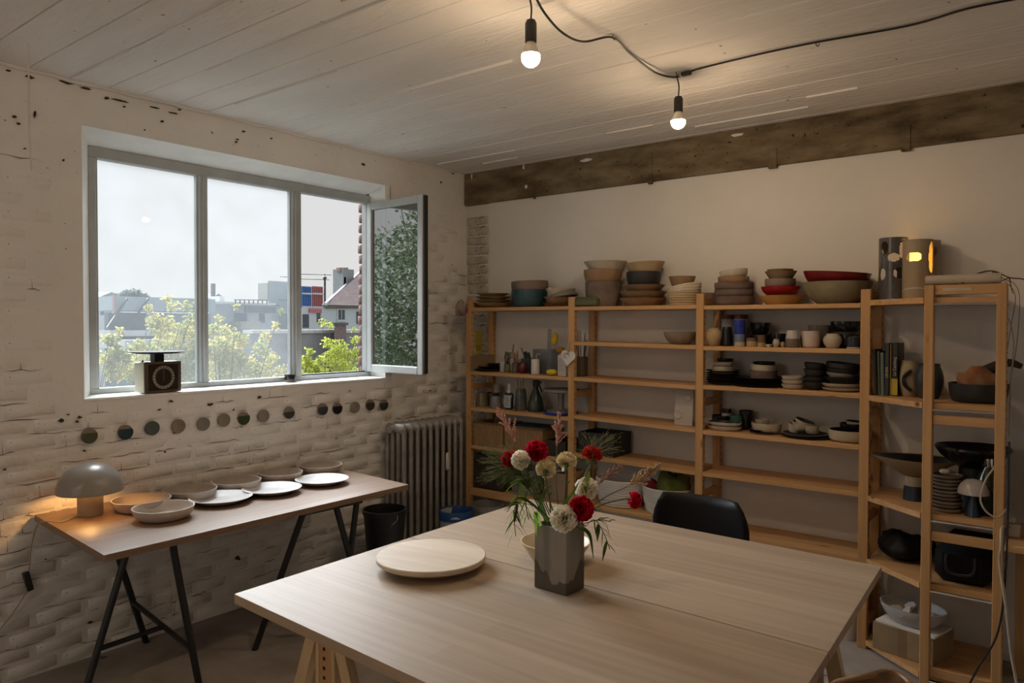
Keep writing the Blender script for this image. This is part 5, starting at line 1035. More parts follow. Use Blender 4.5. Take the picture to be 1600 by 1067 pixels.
for k, ((nm, c, dip), (px, py, r)) in enumerate(zip(cols, pos)):
    q = onx(.016, px, py); rr = .0365
    o = thing('test_disc', f'{nm} glaze test disc, {names[k]} from the left under the window', 'disc', (.0165, q.y, q.z), group='glaze test discs on the brick wall', rot=(0, 0, 0)); M_ = T(ry=math.pi/2)
    MB().lathe([(0, -.006), (rr, -.006), (rr, .0035), (rr*.96, .005), (0, .005)], 32, M=M_).build('clay_body', clay_d if dip < .9 else cl('disc_'+nm, c, .6, speck=(60, .66, (.09, .06, .045)) if 'speck' in nm else None), o)
    if dip < .9:
        a0 = math.asin(max(-.9, min(.9, .45-dip*.6))); pl = [(rr*1.004*math.cos(t_), rr*1.004*math.sin(t_)) for t_ in [math.pi-a0+(math.pi+2*a0)*i/28 for i in range(29)]]
        MB().prism(pl, .004, .0065, M=Matrix(((0, 0, 1, 0), (1, 0, 0, 0), (0, 1, 0, 0), (0, 0, 0, 1)))).build('glaze_dip', cl('disc_'+nm, c, .3), o, smooth=False)
# ================================================================== the bouquet
def leaf_mat(name, a, c, f=.55, sc_=3.5):
    if name in MATS: return MATS[name]
    m = bpy.data.materials.new(name); m.use_nodes = True; t = m.node_tree; N = t.nodes.new; L = t.links.new; t.nodes.clear(); o = N('ShaderNodeOutputMaterial'); d = N('ShaderNodeBsdfDiffuse'); tl = N('ShaderNodeBsdfTranslucent'); mx = N('ShaderNodeMixShader'); mx.inputs[0].default_value = f
    co = N('ShaderNodeTexCoord'); n = N('ShaderNodeTexNoise'); n.inputs['Scale'].default_value = sc_; L(co.outputs['Object'], n.inputs[0]); r = N('ShaderNodeValToRGB'); r.color_ramp.elements[0].position = .38; r.color_ramp.elements[1].position = .62; r.color_ramp.elements[0].color = (*a, 1); r.color_ramp.elements[1].color = (*c, 1); L(n.outputs[0], r.inputs[0])
    for s_ in (d, tl): L(r.outputs[0], s_.inputs[0])
    L(d.outputs[0], mx.inputs[1]); L(tl.outputs[0], mx.inputs[2]); L(mx.outputs[0], o.inputs[0]); MATS[name] = m; return m
stem_g = cl('stem_green', (.06, .095, .025), .6, c2=(.10, .14, .04)); leaf_g = leaf_mat('leaf_green', (.05, .085, .02), (.10, .15, .035), .5, 20); lime = leaf_mat('lime_green_leaf', (.20, .33, .05), (.30, .44, .09), .5, 20)
mouth = Vector((VX, VY, .7402+VH)); DV = (mouth-CAM).dot(fw)
def stem_pts(e, side=None, sag=0.):
    a = Vector((VX+R_.uniform(-.03, .03), VY+R_.uniform(-.02, .02), .77)); m_ = Vector((VX+max(-.05, min(.05, (e.x-VX)*.3)), VY+max(-.036, min(.036, (e.y-VY)*.3)), mouth.z-.003))
    mid = (m_+e)/2+Vector((R_.uniform(-.008, .008), R_.uniform(-.008, .008), sag+abs(e.x-VX)*.12)); return catmull([a, m_, mid, e], 6)
def petal_mb(r, seed, openness=1., n=58, jag=.07):
    rr = random.Random(seed); b = MB()
    for k in range(n):
        th = math.acos(1-(k+.5)/n*(1.28*openness)); ph = k*2.39996+rr.uniform(-.3, .3); L_ = r*(.80+.25*math.sin(th))*rr.uniform(.9, 1.05); wd = r*.62*rr.uniform(.85, 1.15)
        d = Vector((math.sin(th)*math.cos(ph), math.sin(th)*math.sin(ph), math.cos(th))); s1 = Vector((-math.sin(ph), math.cos(ph), 0)); tw = rr.uniform(-.9, .9); n_ = d.cross(s1); s1 = s1*math.cos(tw)+n_*math.sin(tw); nn_ = d.cross(s1)
        base = Vector((0, 0, -r*.35)); vs = []
        for i, (t_, w_) in enumerate(((.25, .25), (.7, .75), (1., 1.))):
            for j in range(7):
                u_ = j/3-1; rad = L_*t_*(1-.12*u_*u_); z_ = 0
                if i == 2: rad += r*jag*(1 if j % 2 else -1)*rr.uniform(.5, 1.2); z_ = r*.10*math.sin(j*2.1+k)
                if i == 1: z_ = r*.05*math.sin(j*2.1+k)
                vs.append(base*(1-t_)*1.0+d*rad+s1*(wd*w_*u_)+nn_*z_)
        b.add(vs, [(i*7+j, i*7+j+1, (i+1)*7+j+1, (i+1)*7+j) for i in range(2) for j in range(6)])
    return b
def pet(name, c, c2): 
    return leaf_mat(name, c, c2, .5, 40)
redp = pet('carnation_red', (.52, .008, .03), (.74, .02, .06)); whp = pet('carnation_white', (.90, .85, .72), (.97, .95, .88)); yep = pet('carnation_yellow', (.72, .60, .32), (.85, .76, .50)); orp = pet('carnation_orange_red', (.44, .028, .016), (.58, .05, .03))
def carnation(label, px, py, rad, m, dirv, dd=0., openness=1., seed=1):
    e = dep(DV+dd, px, py); r = rad/FPX*(DV+dd); d = Vector(dirv).normalized(); o = thing('carnation', label, 'flower', (e.x, e.y, e.z)); q = d.to_track_quat('Z', 'Y').to_matrix().to_4x4()
    b = petal_mb(r, seed, openness); b.v = [tuple(q @ Vector(v)) for v in b.v]; b.build('bloom', m, o, ang=180)
    MB().lathe([(0, -r*1.0), (r*.16, -r*.95), (r*.24, -r*.6), (r*.30, -r*.25), (r*.2, -r*.2)], 10, M=q).build('calyx', stem_g, o)
    tip = e-d*r*.95; P = stem_pts(tip); MB().tube([p_-e for p_ in P], .0022, 6).build('stem', stem_g, o)
    for k in range(2):
        i = int(len(P)*(.55+.2*k)); a = P[i]-e; u_ = Vector((R_.uniform(-1, 1), R_.uniform(-1, 1), .5)).normalized()*.06; blade(a, u_, .004).build('leaf', leaf_g, o, ang=180)
    return o
def blade(a, u_, w_, bend=.35, n=5):
    b = MB(); vs = []; s_ = Vector(u_).cross(Vector((0, 0, 1))); s_ = s_.normalized() if s_.length > 1e-5 else Vector((1, 0, 0)); L_ = Vector(u_).length
    for i in range(n+1): t_ = i/n; c_ = Vector(a)+Vector(u_)*t_-Vector((0, 0, L_*bend*t_*t_)); q = w_*math.sin(math.pi*min(.97, .12+t_*.88))+.0004; vs += [c_-s_*q, c_+s_*q+Vector((0, 0, .0006))]
    return b.add(vs, [(2*i, 2*i+1, 2*i+3, 2*i+2) for i in range(n)])
TC = -fw
def tow(dx=0, dz=0, s=1.): return TC*s+rt*dx+up*dz
carnation('red carnation highest on the left, beside the white one', 838.5, 704.5, 16.5, redp, tow(.1, .8), .02, 1., 3)
carnation('red carnation seen from the side at the far left of the bouquet', 797, 718, 14, redp, tow(-.9, .6), .03, .9, 5)
carnation('white carnation between two red ones at the upper left', 813.5, 718.5, 14, whp, tow(-.4, .8), -.01, 1., 7)
carnation('pale yellow carnation lower of two, seen from behind', 853, 733, 15, yep, tow(.15, .55, -.9), -.02, .95, 9)
carnation('pale yellow carnation at upper centre, seen from behind', 885, 721, 15, yep, tow(.1, .75, -.7), .02, .95, 11)
carnation('white carnation at centre right, above the big red one', 916.5, 763, 17, whp, tow(.35, .35), -.03, 1., 13)
carnation('large red carnation facing the camera just above the vase rim', 908, 795, 18.5, redp, tow(.15, .05), -.08, 1., 15)
carnation('large white carnation resting on the vase rim', 881, 810, 20, whp, tow(-.1, .35), -.09, 1., 17)
carnation('red carnation leaning far out to the right', 990.5, 781, 12.5, redp, tow(.95, -.1, .5), .03, .9, 19)
carnation('orange-red carnation at upper right above a pale green stem', 925, 711, 15, orp, tow(.2, 1., .15), .04, .75, 21)
def astilbe(label, pts, m, w0, n=12, dd=.05, seed=1, dense=1.):
    rr = random.Random(seed); P = [dep(DV+dd, *q) for q in pts]; o = thing('astilbe', label, 'flower', P[0]); o_ = P[0]; path = catmull(P, 8); b = MB(); m_ = len(path)
    b.tube([p_-o_ for p_ in path], .0016, 5)
    for k in range(n):
        t_ = .12+.86*k/n; i = min(m_-2, int(t_*(m_-1))); a = path[i]-o_; ax = (path[i+1]-path[i]).normalized(); L_ = w0*(1-t_*.85)*rr.uniform(.6, 1.15); ph = rr.uniform(0, 6.28); s_ = ax.orthogonal().normalized(); s2 = ax.cross(s_); d = (ax*1.1+(s_*math.cos(ph)+s2*math.sin(ph))*.8).normalized()
        e = a+d*L_; b.tube([a, e], .0012, 4)
        for j in range(int(9*dense)+2): c_ = a+d*L_*(j/(9*dense+1))+Vector((rr.uniform(-1, 1), rr.uniform(-1, 1), rr.uniform(-1, 1)))*.0022; q = rr.uniform(.0024, .0042); b.lathe([(0, -q), (q, 0), (0, q)], 4, M=Matrix.Translation(c_))
    for j in range(70): t_ = rr.uniform(.1, 1); i = min(m_-1, int(t_*(m_-1))); c_ = path[i]-o_+Vector((rr.uniform(-1, 1), rr.uniform(-1, 1), rr.uniform(-1, 1)))*.004; q = rr.uniform(.002, .0035); b.lathe([(0, -q), (q, 0), (0, q)], 4, M=Matrix.Translation(c_))
    tag(b.build('plume', m, o, smooth=False), kind='stuff'); MB().tube([p_-o_ for p_ in stem_pts(P[0])], .0018, 6).build('stem', cl('brown_green_stem', (.15, .11, .05), .7), o)
pink = leaf_mat('astilbe_pink', (.66, .38, .31), (.80, .54, .46), .35, 40); beige = leaf_mat('astilbe_beige', (.55, .38, .23), (.68, .50, .33), .35, 40)
astilbe('pink astilbe plume at the upper left of the bouquet', [(806, 690), (797, 672), (786, 655), (777, 640)], pink, .070, 20, .06, 1, 1.5)
astilbe('pink astilbe plume standing upright at the top centre', [(870, 697), (872, 680), (873, 662), (874.5, 645)], pink, .055, 24, .05, 2, 1.6)
astilbe('faded pink astilbe plume pointing right beside the white carnation', [(935, 757), (948, 745), (960, 736), (973, 730)], leaf_mat('astilbe_dull_pink', (.48, .29, .24), (.58, .38, .31), .35, 40), .05, 12, .07, 3)
astilbe('beige dried astilbe plume at the far right of the bouquet', [(980, 760), (1000, 750), (1016, 737), (1032, 724)], beige, .065, 26, .07, 4, 2.)
def grass(label, base, tips, m, seed, dd=.03, thin=.0006, seeds=True):
    rr = random.Random(seed); o_ = dep(DV+dd, *base); o = thing('grass_spray', label, 'grass', o_); b = MB()
    for (tx, ty) in tips:
        e = dep(DV+dd+rr.uniform(-.05, .05), tx, ty); mid = (o_+e)/2+Vector((0, 0, .02)); P = catmull([Vector((0, 0, 0)), mid-o_, e-o_], 5); b.tube(P, thin, 3, caps=False)
        for k in range(4):
            i = rr.randrange(5, len(P)-1); a = P[i]; d = (P[i+1]-P[i]).normalized()*.03+Vector((rr.uniform(-1, 1), rr.uniform(-1, 1), rr.uniform(-.3, 1)))*.014; b.tube([a, a+d], thin*.8, 3, caps=False)
            if seeds: q = .0013; b.lathe([(0, -q*2), (q, 0), (0, q*2)], 4, M=Matrix.Translation(a+d))
    tag(b.build('blades', m, o, smooth=False), kind='stuff'); MB().tube([p_-o_ for p_ in stem_pts(o_)], .002, 6).build('stem', stem_g, o)
rr = random.Random(5); pg = leaf_mat('pale_grass_green', (.22, .25, .13), (.34, .36, .22), .45, 20)
grass('fine pale grass spray fanning out at the left of the bouquet', (815, 742), [(rr.uniform(752, 800), rr.uniform(695, 755)) for _ in range(60)], pg, 31)
grass('feathery green grass tuft under the left carnations', (825, 765), [(rr.uniform(785, 850), rr.uniform(725, 762)) for _ in range(70)], leaf_mat('grass_green', (.09, .14, .04), (.17, .23, .08), .5, 20), 32)
grass('airy panicle grass at the upper right of the bouquet', (925, 722), [(rr.uniform(895, 965), rr.uniform(672, 735)) for _ in range(38)], leaf_mat('olive_grass', (.24, .24, .11), (.36, .34, .18), .45, 20), 33, .06)
def spray(label, pts, m, leaf_l, leaf_w, n, dd=0., seed=1, cat='foliage', droop=.5, name='leaf_spray'):
    rr = random.Random(seed); P = catmull([dep(DV+dd, *q) for q in pts], 6); o = thing(name, label, cat, P[0]); o_ = P[0]; MB().tube([p_-o_ for p_ in P], .0014, 5).build('stalk', stem_g, o)
    for k in range(n):
        i = min(len(P)-2, int((.35+.65*k/n)*(len(P)-1))); ax = (P[i+1]-P[i]).normalized(); sd_ = ax.cross(fw).normalized()*(1 if k % 2 else -1); d = (ax*.8+sd_*.7+Vector((rr.uniform(-.2, .2), rr.uniform(-.2, .2), rr.uniform(-.2, .2)))).normalized()*leaf_l*rr.uniform(.7, 1.1); b = blade(P[i]-o_, d, leaf_w, droop); b.build('leaf', m, o, ang=180)
    MB().tube([p_-o_ for p_ in stem_pts(P[0])], .0018, 6).build('stem', stem_g, o)
spray('lime-green amaranth tassel hanging down at the left of the vase', [(838, 748), (815, 748), (808, 775), (806, 815)], lime, .06, .0085, 14, -.05, 1)
spray('lime-green leaf tassel hanging left of the yellow carnation', [(845, 752), (825, 765), (822, 790), (826, 812)], lime, .05, .007, 10, -.07, 2)
spray('dark leafy twig drooping at the far left over the table', [(840, 792), (812, 786), (803, 800), (806, 838)], leaf_g, .045, .008, 9, -.06, 3)
spray('leafy twig with pointed leaves reaching right over the table', [(915, 822), (928, 812), (942, 830), (953, 858)], leaf_g, .045, .0075, 8, -.08, 4)
spray('pointed leaves on a thin stalk at the right of the vase', [(912, 818), (930, 813), (940, 812), (955, 815)], leaf_g, .04, .008, 6, -.07, 5)
for k, (pts, m, w_, lab) in enumerate((([(845, 822), (838, 800), (837, 815), (838, 838)], lime, .007, 'bright green strap leaf hanging over the left vase rim'), ([(905, 825), (912, 826), (922, 838), (927, 872)], leaf_g, .006, 'dark strap leaf curving down at the right of the vase'), ([(920, 735), (918, 750), (912, 775), (905, 800)], lime, .006, 'bright green strap leaf below the orange-red carnation'), ([(860, 815), (845, 790), (852, 768), (862, 758)], leaf_g, .005, 'dark strap leaf arching left of the white carnation'), ([(868, 818), (880, 790), (895, 770), (905, 752)], leaf_g, .005, 'dark strap leaf rising behind the white carnation'), ([(856, 815), (835, 790), (810, 778), (792, 800)], leaf_g, .0035, 'thin dark strap leaf drooping far to the left'))):
    P = catmull([dep(DV-.03-.01*k, *q) for q in pts], 5); b = MB(); vs = []; n = len(P)
    for i, p_ in enumerate(P): q = w_*math.sin(math.pi*min(.96, .15+.85*i/(n-1)))+.0004; s_ = (P[min(i+1, n-1)]-P[max(i-1, 0)]).cross(fw).normalized(); vs += [p_-s_*q-P[0], p_+s_*q-P[0]-fw*.002]
    o = thing('strap_leaf', lab, 'leaf', P[0]); b.add(vs, [(2*i, 2*i+1, 2*i+3, 2*i+2) for i in range(n-1)]).build('leaf', m, o, ang=180); MB().tube([p_-P[0] for p_ in stem_pts(P[0])], .0016, 5).build('stem', stem_g, o)
# ================================================================== the town outside
GZ = -6.0
struct(MB().box((-160, -60, GZ-.2), (-.31, 140, GZ)).build('ground', cl('yard_ground', (0.088, 0.098, 0.071), .95, c2=(0.142, 0.142, 0.115), scale=.3), smooth=False))
cgrey = cl('blue_grey_cladding', (0.177, 0.207, 0.231), .8, c2=(0.221, 0.251, 0.275), scale=.5); cshade_trim = cl('recess_shade_and_dark_trim', (0.062, 0.076, 0.085), .35); cwhite = cl('white_render', (0.442, 0.468, 0.495), .85, c2=(0.512, 0.531, 0.549), scale=.6); cwin = cl('far_window_glass', (0.044, 0.059, 0.071), .15)
lav = cl('lavender_grey_render', (0.231, 0.235, 0.256), .9, c2=(0.292, 0.298, 0.318), scale=1.5, bump=.01, bscale=3); dkm = cl('dark_steel_far', (0.044, 0.050, 0.052), .5)
def far(name, label, cat, X_, rect, dpt=2.2, down=True, m=None, parts=()):
    """building whose front stands in the plane x = X_; rect = left, top, right, bottom as sighted"""
    x0, y0, x1, y1 = rect; a = onx(X_, x0, y0); c = onx(X_, x1, y1); zt = (a.z+onx(X_, x1, y0).z)/2; zb = GZ if down else c.z
    o = thing(name, label, cat, (X_, (a.y+c.y)/2, zb)); W = (c.y-a.y)/2
    k0, k1 = [-ray(q_, 490).y/ray(q_, 490).x for q_ in (x0, x1)]; MB().prism([(0, -W), (0, W), (-dpt, W+dpt*k1), (-dpt, -W+dpt*k0)], 0, zt-zb).build('walls', m or cgrey, o, smooth=False)
    for (nm, (p0, q0, p1, q1), mm, dx0, dx1) in parts:
        u_ = onx(X_, p0, q0); v_ = onx(X_, p1, q1); MB().box((dx0, u_.y-o.location.y, v_.z-zb), (dx1, v_.y-o.location.y, u_.z-zb)).build(nm, mm, o, smooth=False)
    return o
b1_ = far('warehouse', 'flat blue-grey industrial building with deep fascia seen through the left pane', 'building', -34, (163, 489, 330, 540), m=cgrey, parts=[('fascia', (165, 463, 324, 488), cl('pale_blue_fascia', (0.265, 0.318, 0.354), .7, var=.04), -2, .8), ('recess_shade', (170, 489, 258, 515), cshade_trim, .0, .05), ('pillar', (226, 488, 234, 520), cwhite, .05, .3), ('dark_opening', (246, 489, 258, 512), cwin, .05, .1), ('plinth', (150, 516, 262, 524), cwhite, 0, 1.5), ('canopy', (150, 530, 262, 541), cwhite, 0, 3.), ('downpipe', (163, 462, 168, 490), cl('rusty_pipe', (0.265, 0.195, 0.204), .8), .8, 1.0)])  # flat dark sheet under the fascia paints the shade of the recess
for (a, c) in (((199, 466), (168, 512)), ((232, 466), (198, 516))):
    p, q = onx(-33., *a), onx(-33., *c); MB().bar(p-b1_.location, q-b1_.location, .09, .09).build('strut', dkm, b1_, smooth=False)
far('house', 'white gabled house at the far left edge of the window view', 'house', -48, (150, 466, 192, 560), m=cwhite, parts=[('window', (157, 480, 162, 492), cwin, 0, .06)])
p, q, t_ = onx(-48, 150, 466), onx(-48, 194, 466), onx(-48, 174, 456); o = thing('roof', 'low grey roof of the white gabled house', 'roof', p); 
MB().add([p-p, q-p, t_-p, Vector((-2.2, 0, 0)), q-p+Vector((-2.2, 0, 0)), t_-p+Vector((-2.2, 0, 0))], [(0, 1, 2), (5, 4, 3), (0, 2, 5, 3), (1, 4, 5, 2), (0, 3, 4, 1)]).build('roof', cl('slate_far', (0.177, 0.185, 0.204), .8), bpy.data.objects['house'], smooth=False, loc=p-bpy.data.objects['house'].location)
bpy.data.objects.remove(o)
far('apartment_block', 'weathered grey concrete building with dark window and balcony in the middle pane', 'building', -38, (326, 474, 424, 560), m=cl('weathered_concrete_far', (0.239, 0.256, 0.275), .85, c2=(0.318, 0.336, 0.354), scale=.6), parts=[('roof_slab', (322, 471, 424, 477), cwhite, -7, .5), ('window', (366, 489, 385, 501), cwin, 0, .06), ('window', (405, 490, 413, 504), cwin, 0, .06), ('balcony', (359, 502, 390, 514), cl('balcony_panel', (0.265, 0.248, 0.221), .8), 0, 1.2), ('lintel', (382, 479, 430, 489), cshade_trim, 0, .08), ('chimney', (357, 462, 365, 475), cwhite, -2, -1)])
far('gable_house', 'tiny pale gabled house above the concrete building', 'house', -60, (334, 465, 350, 500), m=cwhite, parts=[('window', (340, 468, 348, 474), cwin, 0, .06)])
gh = bpy.data.objects['gable_house']; p, q, t_ = onx(-60, 332, 465), onx(-60, 351, 465), onx(-60, 341, 458.5)
MB().add([p-p, q-p, t_-p, Vector((-2.2, 0, 0)), q-p+Vector((-2.2, 0, 0)), t_-p+Vector((-2.2, 0, 0))], [(0, 1, 2), (5, 4, 3), (0, 2, 5, 3), (1, 4, 5, 2), (0, 3, 4, 1)]).build('roof', cl('slate_far', (0.177, 0.185, 0.204), .8), gh, smooth=False, loc=p-gh.location)
MB().bar(onx(-60, 333, 464)-gh.location, onx(-60, 333, 443)-gh.location, .3, .3, upv=(1, 0, 0)).build('flue', dkm, gh, smooth=False)
far('tower_block', 'tall plain grey block left of the blue container', 'building', -40, (419, 440, 469, 560), m=cl('grey_panel_far', (0.239, 0.279, 0.292), .8, c2=(0.292, 0.327, 0.342), scale=.8), parts=[('side_strip', (416.5, 442, 419.5, 470), cl('brown_strip', (0.212, 0.204, 0.177), .8), -1, .1), ('stripe', (435, 468, 470, 470), cshade_trim, 0, .05), ('stripe', (419, 476, 436, 478), cshade_trim, 0, .05), ('garage_door', (436, 490, 470, 516), cl('grey_door_far', (0.142, 0.160, 0.168), .7), 0, .06)])
rl_ = thing('roof_railing', 'thin railing on the roof edge left of the tall grey block', 'railing', onx(-37, 392, 470)); b = MB(); o_ = rl_.location
b.bar(onx(-37, 366, 468.3)-o_, onx(-37, 418, 468.8)-o_, .05, .05); [b.bar(onx(-37, x, 468.5)-o_, onx(-37, x, 475)-o_, .06, .06, upv=(1, 0, 0)) for x in range(368, 419, 7)]
b.build('rail', dkm, rl_, smooth=False)
blue_c = cl('blue_container_steel', (.075, .17, .40), .6); red_c = cl('red_container_steel', (.38, .13, .14), .6)
def container(label, X_, rect, m):
    a = onx(X_, rect[0], rect[1]); c = onx(X_, rect[2], rect[3]); c.z = (onx(-38.5, 470.5, 481).z+onx(-38.5, 505, 481).z)/2+.002; o = thing('container', label, 'container', (X_, (a.y+c.y)/2, c.z)); W = (c.y-a.y)/2; Hh = a.z-c.z; k0 = -ray(rect[0], 460).y/ray(rect[0], 460).x; MB().prism([(0, -W), (0, W), (-2.2, W+2.2*k0), (-2.2, -W+2.2*k0)], 0, Hh).build('body', m, o, smooth=False)
    for k in range(6): MB().box((0, -W+W*2*(k+.3)/6, .05), (.08, -W+W*2*(k+.7)/6, Hh-.05)).build('rib', m, o, smooth=False)
    for z in (.0, Hh*.62): MB().box((.08, -W, z), (.12, W, z+.12)).build('scaffold_board', cwhite, o, smooth=False)
container('blue corrugated container behind the open window light', -38.8, (470.5, 447, 486.5, 479), blue_c)
container('red corrugated container next to the blue one', -38.8, (487, 447, 504.5, 479), red_c)
far('shed', 'white shed with dark slats under the containers', 'building', -38.5, (470.5, 481, 505, 560), m=cwhite, parts=[('slatted_door', (473, 491, 482, 512), cwin, 0, .06), ('red_panel', (482, 482, 502, 489), red_c, 0, .1), ('window', (495, 486, 500, 504), cshade_trim, 0, .06)])
pl_ = thing('lamp_post', 'grey post with round head beside the red container', 'post', onx(-36, 507.5, 520)); o_ = pl_.location; MB().tube([Vector((0, 0, GZ-o_.z)), onx(-36, 507.5, 436)-o_], .07, 8).tube([onx(-36, 507.5, 436)-o_, onx(-36, 507.5, 428)-o_], .025, 6).build('pole', dkm, pl_); MB().lathe([(0, -.14), (.13, -.05), (.13, .05), (0, .14)], 10, M=Matrix.Translation(onx(-36, 507.5, 434)-o_)).build('head', dkm, pl_)
for k, (a, c) in enumerate((((462, 428), (518, 429.3)), ((462, 435.5), (515, 437)))): MB().tube([onx(-36, *a)-o_, onx(-36, *c)-o_], .025, 5).build('jib_arm', dkm, pl_)
pl2 = bpy.data.objects['tower_block']; MB().tube([p_-pl2.location for p_ in (onx(-40.5, 438, 432), onx(-40.5, 450, 432.6), onx(-40.5, 453, 434), onx(-40.5, 453, 441))], .04, 5).build('antenna', dkm, pl2)
hs = far('house', 'white house with purple tiled roof seen through the open light', 'house', -28, (503, 476, 590, 560), m=cl('white_house_render', (0.460, 0.512, 0.558), .85, var=.03), parts=[('window_frame', (526, 482, 539, 500), cl('pale_frame', (0.487, 0.495, 0.504), .6), 0, .05), ('window', (528, 484, 532, 499), cwin, .05, .07), ('window', (533.5, 484, 537.5, 499), cwin, .05, .07), ('window_sill', (525, 500, 540, 502), cwhite, 0, .15), ('window', (557, 487, 566, 506), cwin, 0, .06), ('eaves', (503, 474.5, 590, 478.5), cl('white_gutter', (0.531, 0.531, 0.531), .6), 0, .4)])
tile = mat('purple_brown_tiles', (0.150, 0.110, 0.110), .85, c2=(0.212, 0.162, 0.160), scale=1., stretch=(3, 3, 9))
p = onx(-27.8, 509, 475.5); q = onx(-27.8, 600, 475.5); t_ = onx(-31.5, 590, 402); t0_ = onx(-31.5, 562, 425)
MB().add([p-hs.location, q-hs.location, t_-hs.location, onx(-31.5, 563, 427)-hs.location], [(0, 1, 2, 3)]).build('roof_slope', tile, hs, smooth=False).modifiers.new('s', 'SOLIDIFY').thickness = .25
MB().bar(p-hs.location, onx(-31.5, 563, 426)-hs.location, .12, .2).build('verge', cl('pale_verge', (0.371, 0.398, 0.425), .7), hs, smooth=False)
a, c = onx(-30, 536, 420), onx(-30, 553, 466); MB().box((-2.9, a.y-hs.location.y, c.z-hs.location.z), (-2., c.y-hs.location.y, a.z-hs.location.z)).build('chimney', cl('grey_chimney', (0.212, 0.231, 0.239), .85, c2=(0.275, 0.292, 0.300)), hs, smooth=False)
a, c = onx(-30.2, 534, 433), onx(-30.2, 537, 466); MB().box((-2.9, a.y-hs.location.y, c.z-hs.location.z), (-2., c.y-hs.location.y, a.z-hs.location.z)).build('chimney', cl('grey_chimney', (0.212, 0.231, 0.239)), hs, smooth=False)
for k in range(4): a = onx(-29.9, 537.5+3.6*k, 421); MB().box((-2.5, a.y-hs.location.y-.06, a.z-hs.location.z-.1), (-2.2, a.y-hs.location.y+.06, a.z-hs.location.z+.12)).build('chimney_pot', cl('clay_pot_far', (0.265, 0.195, 0.160), .8), hs, smooth=False)
far('garden_wall', 'high lavender-grey rendered wall with white coping below the houses', 'wall', -17, (393, 519, 600, 640), dpt=.4, m=lav, parts=[('coping', (392, 515.5, 600, 519.5), cl('white_coping', (0.531, 0.531, 0.531), .7), -.45, .08)])
far('chimney_stack', 'brick chimney stack on the garden wall in the open light', 'chimney', -16.3, (522, 507, 541, 560), dpt=.6, m=cl('dull_brick', (0.150, 0.115, 0.115), .9, c2=(0.221, 0.177, 0.177), scale=9), parts=[('cap', (520.5, 504, 542.5, 508), cl('dark_cap', (0.106, 0.098, 0.098), .8), -.8, .06)])
# trees
bark = cl('bark', (0.079, 0.066, 0.052), .9)
def leaf_cloud(clumps, size, seed, mul=1.7):
    rr = random.Random(seed); vs = []; fs = []
    for (c, rad, n) in clumps:
        for _ in range(int(n*mul)):
            while True:
                q = Vector((rr.uniform(-1, 1), rr.uniform(-1, 1), rr.uniform(-1, 1)))
                if q.length < 1: break
            p = c+Vector((q.x*rad[0], q.y*rad[1], q.z*rad[2])); u_ = Vector((rr.uniform(-1, 1), rr.uniform(-1, 1), rr.uniform(-1, .4))).normalized(); v_ = u_.orthogonal().normalized(); w_ = u_.cross(v_); a = rr.uniform(0, 6.28); v_ = v_*math.cos(a)+w_*math.sin(a); n_ = u_.cross(v_); s_ = size*rr.uniform(.6, 1.3); k = len(vs)
            vs += [p, p+u_*s_*.5+v_*s_*.32+n_*s_*.1, p+u_*s_, p+u_*s_*.5-v_*s_*.32+n_*s_*.1]; fs += [(k, k+1, k+2), (k, k+2, k+3)]
    return vs, fs
def tree(label, clumps, foot, m, size, seed, name='tree', mul=1.9, branch_r=.014):
    o = thing(name, label, 'tree', foot); f = Vector(foot); cl_ = [(c-f, r, n) for c, r, n in clumps]; b = MB(); vs, fs = leaf_cloud(cl_, size, seed, mul); b.add(vs, fs); tag(b.build('crown', m, o, smooth=False), kind='stuff')
    top = sum((c for c, r, n in cl_), Vector())/len(cl_); fork = top*.62; MB().tube(catmull([Vector((0, 0, 0)), fork*.5+Vector((.05, .05, 0)), fork], 5), branch_r*3.2, 8, r2=branch_r*1.6).build('trunk', bark, o)
    for c, r, n in cl_: MB().tube(catmull([fork, (fork+c)/2+Vector((.08, -.06, .05)), c+Vector((0, 0, r[2]*.6))], 5), branch_r, 6, r2=branch_r*.25).build('branch', bark, o)
    return o
def clump(X_, px, py, rad, n): c = onx(X_, px, py); k = rad/pxm(c); return (c, (k*1.1, k, k), n)
yg = leaf_mat('yellowing_leaves', (.24, .26, .08), (.48, .42, .14)); yg2 = leaf_mat('fresh_yellow_green_leaves', (.27, .33, .07), (.45, .48, .11)); dg = leaf_mat('dark_dense_leaves', (.09, .12, .07), (.17, .21, .13))
rr = random.Random(3)
tree('yellowing tree in front of the warehouse, behind the kitchen scale', [clump(-9+rr.uniform(-.6, .6), *q) for q in ((262, 545, 26, 420), (285, 575, 26, 420), (235, 560, 24, 350), (255, 510, 20, 210), (240, 500, 12, 70), (285, 520, 20, 230), (270, 478, 9, 40), (300, 500, 12, 70), (233, 480, 6, 22), (262, 466, 6, 18), (292, 478, 8, 26), (305, 545, 18, 220), (210, 580, 18, 200), (215, 540, 12, 80), (245, 590, 22, 280), (308, 470, 5, 14))], (-9.2, .6, GZ), yg, .065, 21)
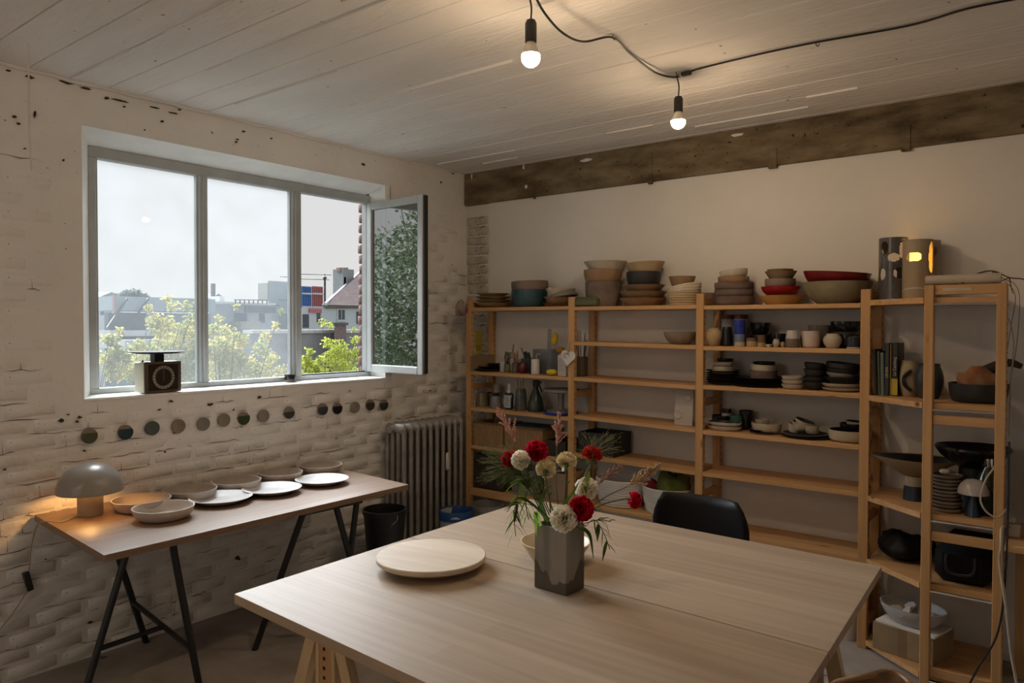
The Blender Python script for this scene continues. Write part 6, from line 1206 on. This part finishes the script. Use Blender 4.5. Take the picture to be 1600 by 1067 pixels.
tree('yellowing sapling at the left edge of the window view', [clump(-8, *q) for q in ((172, 530, 11, 80), (185, 548, 12, 90), (170, 560, 14, 100), (188, 517, 6, 24), (178, 580, 16, 130), (195, 562, 12, 80))], (-8, -.6, GZ), yg, .06, 22, 'sapling')
tree('loose yellow-green tree seen in the middle pane', [clump(-9+rr.uniform(-.5, .5), *q) for q in ((340, 545, 22, 330), (365, 560, 22, 330), (345, 580, 22, 330), (385, 575, 20, 260), (375, 530, 14, 140), (352, 520, 14, 110), (332, 515, 10, 60), (408, 545, 14, 110), (415, 525, 9, 50), (425, 560, 12, 80), (432, 508, 6, 24), (438, 486, 4, 12), (340, 498, 7, 24), (368, 478, 4, 10), (410, 580, 16, 140), (440, 580, 12, 60))], (-9, 2.6, GZ), yg, .065, 23)
tree('bright yellow-green tree seen through the open window light', [clump(-10+rr.uniform(-.4, .4), *q) for q in ((528, 545, 16, 260), (545, 560, 17, 260), (515, 560, 13, 180), (530, 575, 17, 240), (512, 535, 9, 70), (505, 503, 6, 34), (517, 508, 5, 28), (555, 530, 8, 50), (560, 550, 9, 80), (553, 515, 5, 18), (503, 582, 12, 110), (548, 583, 14, 140))], (-10, 5.2, GZ), yg2, .055, 24)
tree('small bright shrub at the foot of the open window light', [clump(-9, *q) for q in ((480, 565, 10, 130), (492, 575, 11, 150), (478, 585, 11, 140), (484, 548, 6, 30), (500, 562, 6, 36))], (-9, 3.7, GZ), yg2, .06, 25, 'shrub')
tree('far round tree behind the warehouse roof', [clump(-75, *q) for q in ((198, 464, 9, 160), (212, 464, 9, 160), (184, 466, 5, 60), (222, 466, 6, 60))], (-75, 26, GZ), leaf_mat('hazy_far_leaves', (0.065, 0.085, 0.070), (.095, .115, .095)), .55, 26)
tree('dense dark evergreen outside, mirrored in the open casement', [(Vector((-4.6+rr.uniform(-1.1, 1.1), -5.3+rr.uniform(-1.5, 1.5), z)), (1.25, 1.25, .8), 2600) for z in (-3, -1.5, 0, .7, 1.3, 1.8, 2.2, 2.7, 3.2, 3.6, 4.1, 4.6, 5.1)], (-4.6, -5.3, GZ), dg, .07, 27, 'evergreen', 1.6)
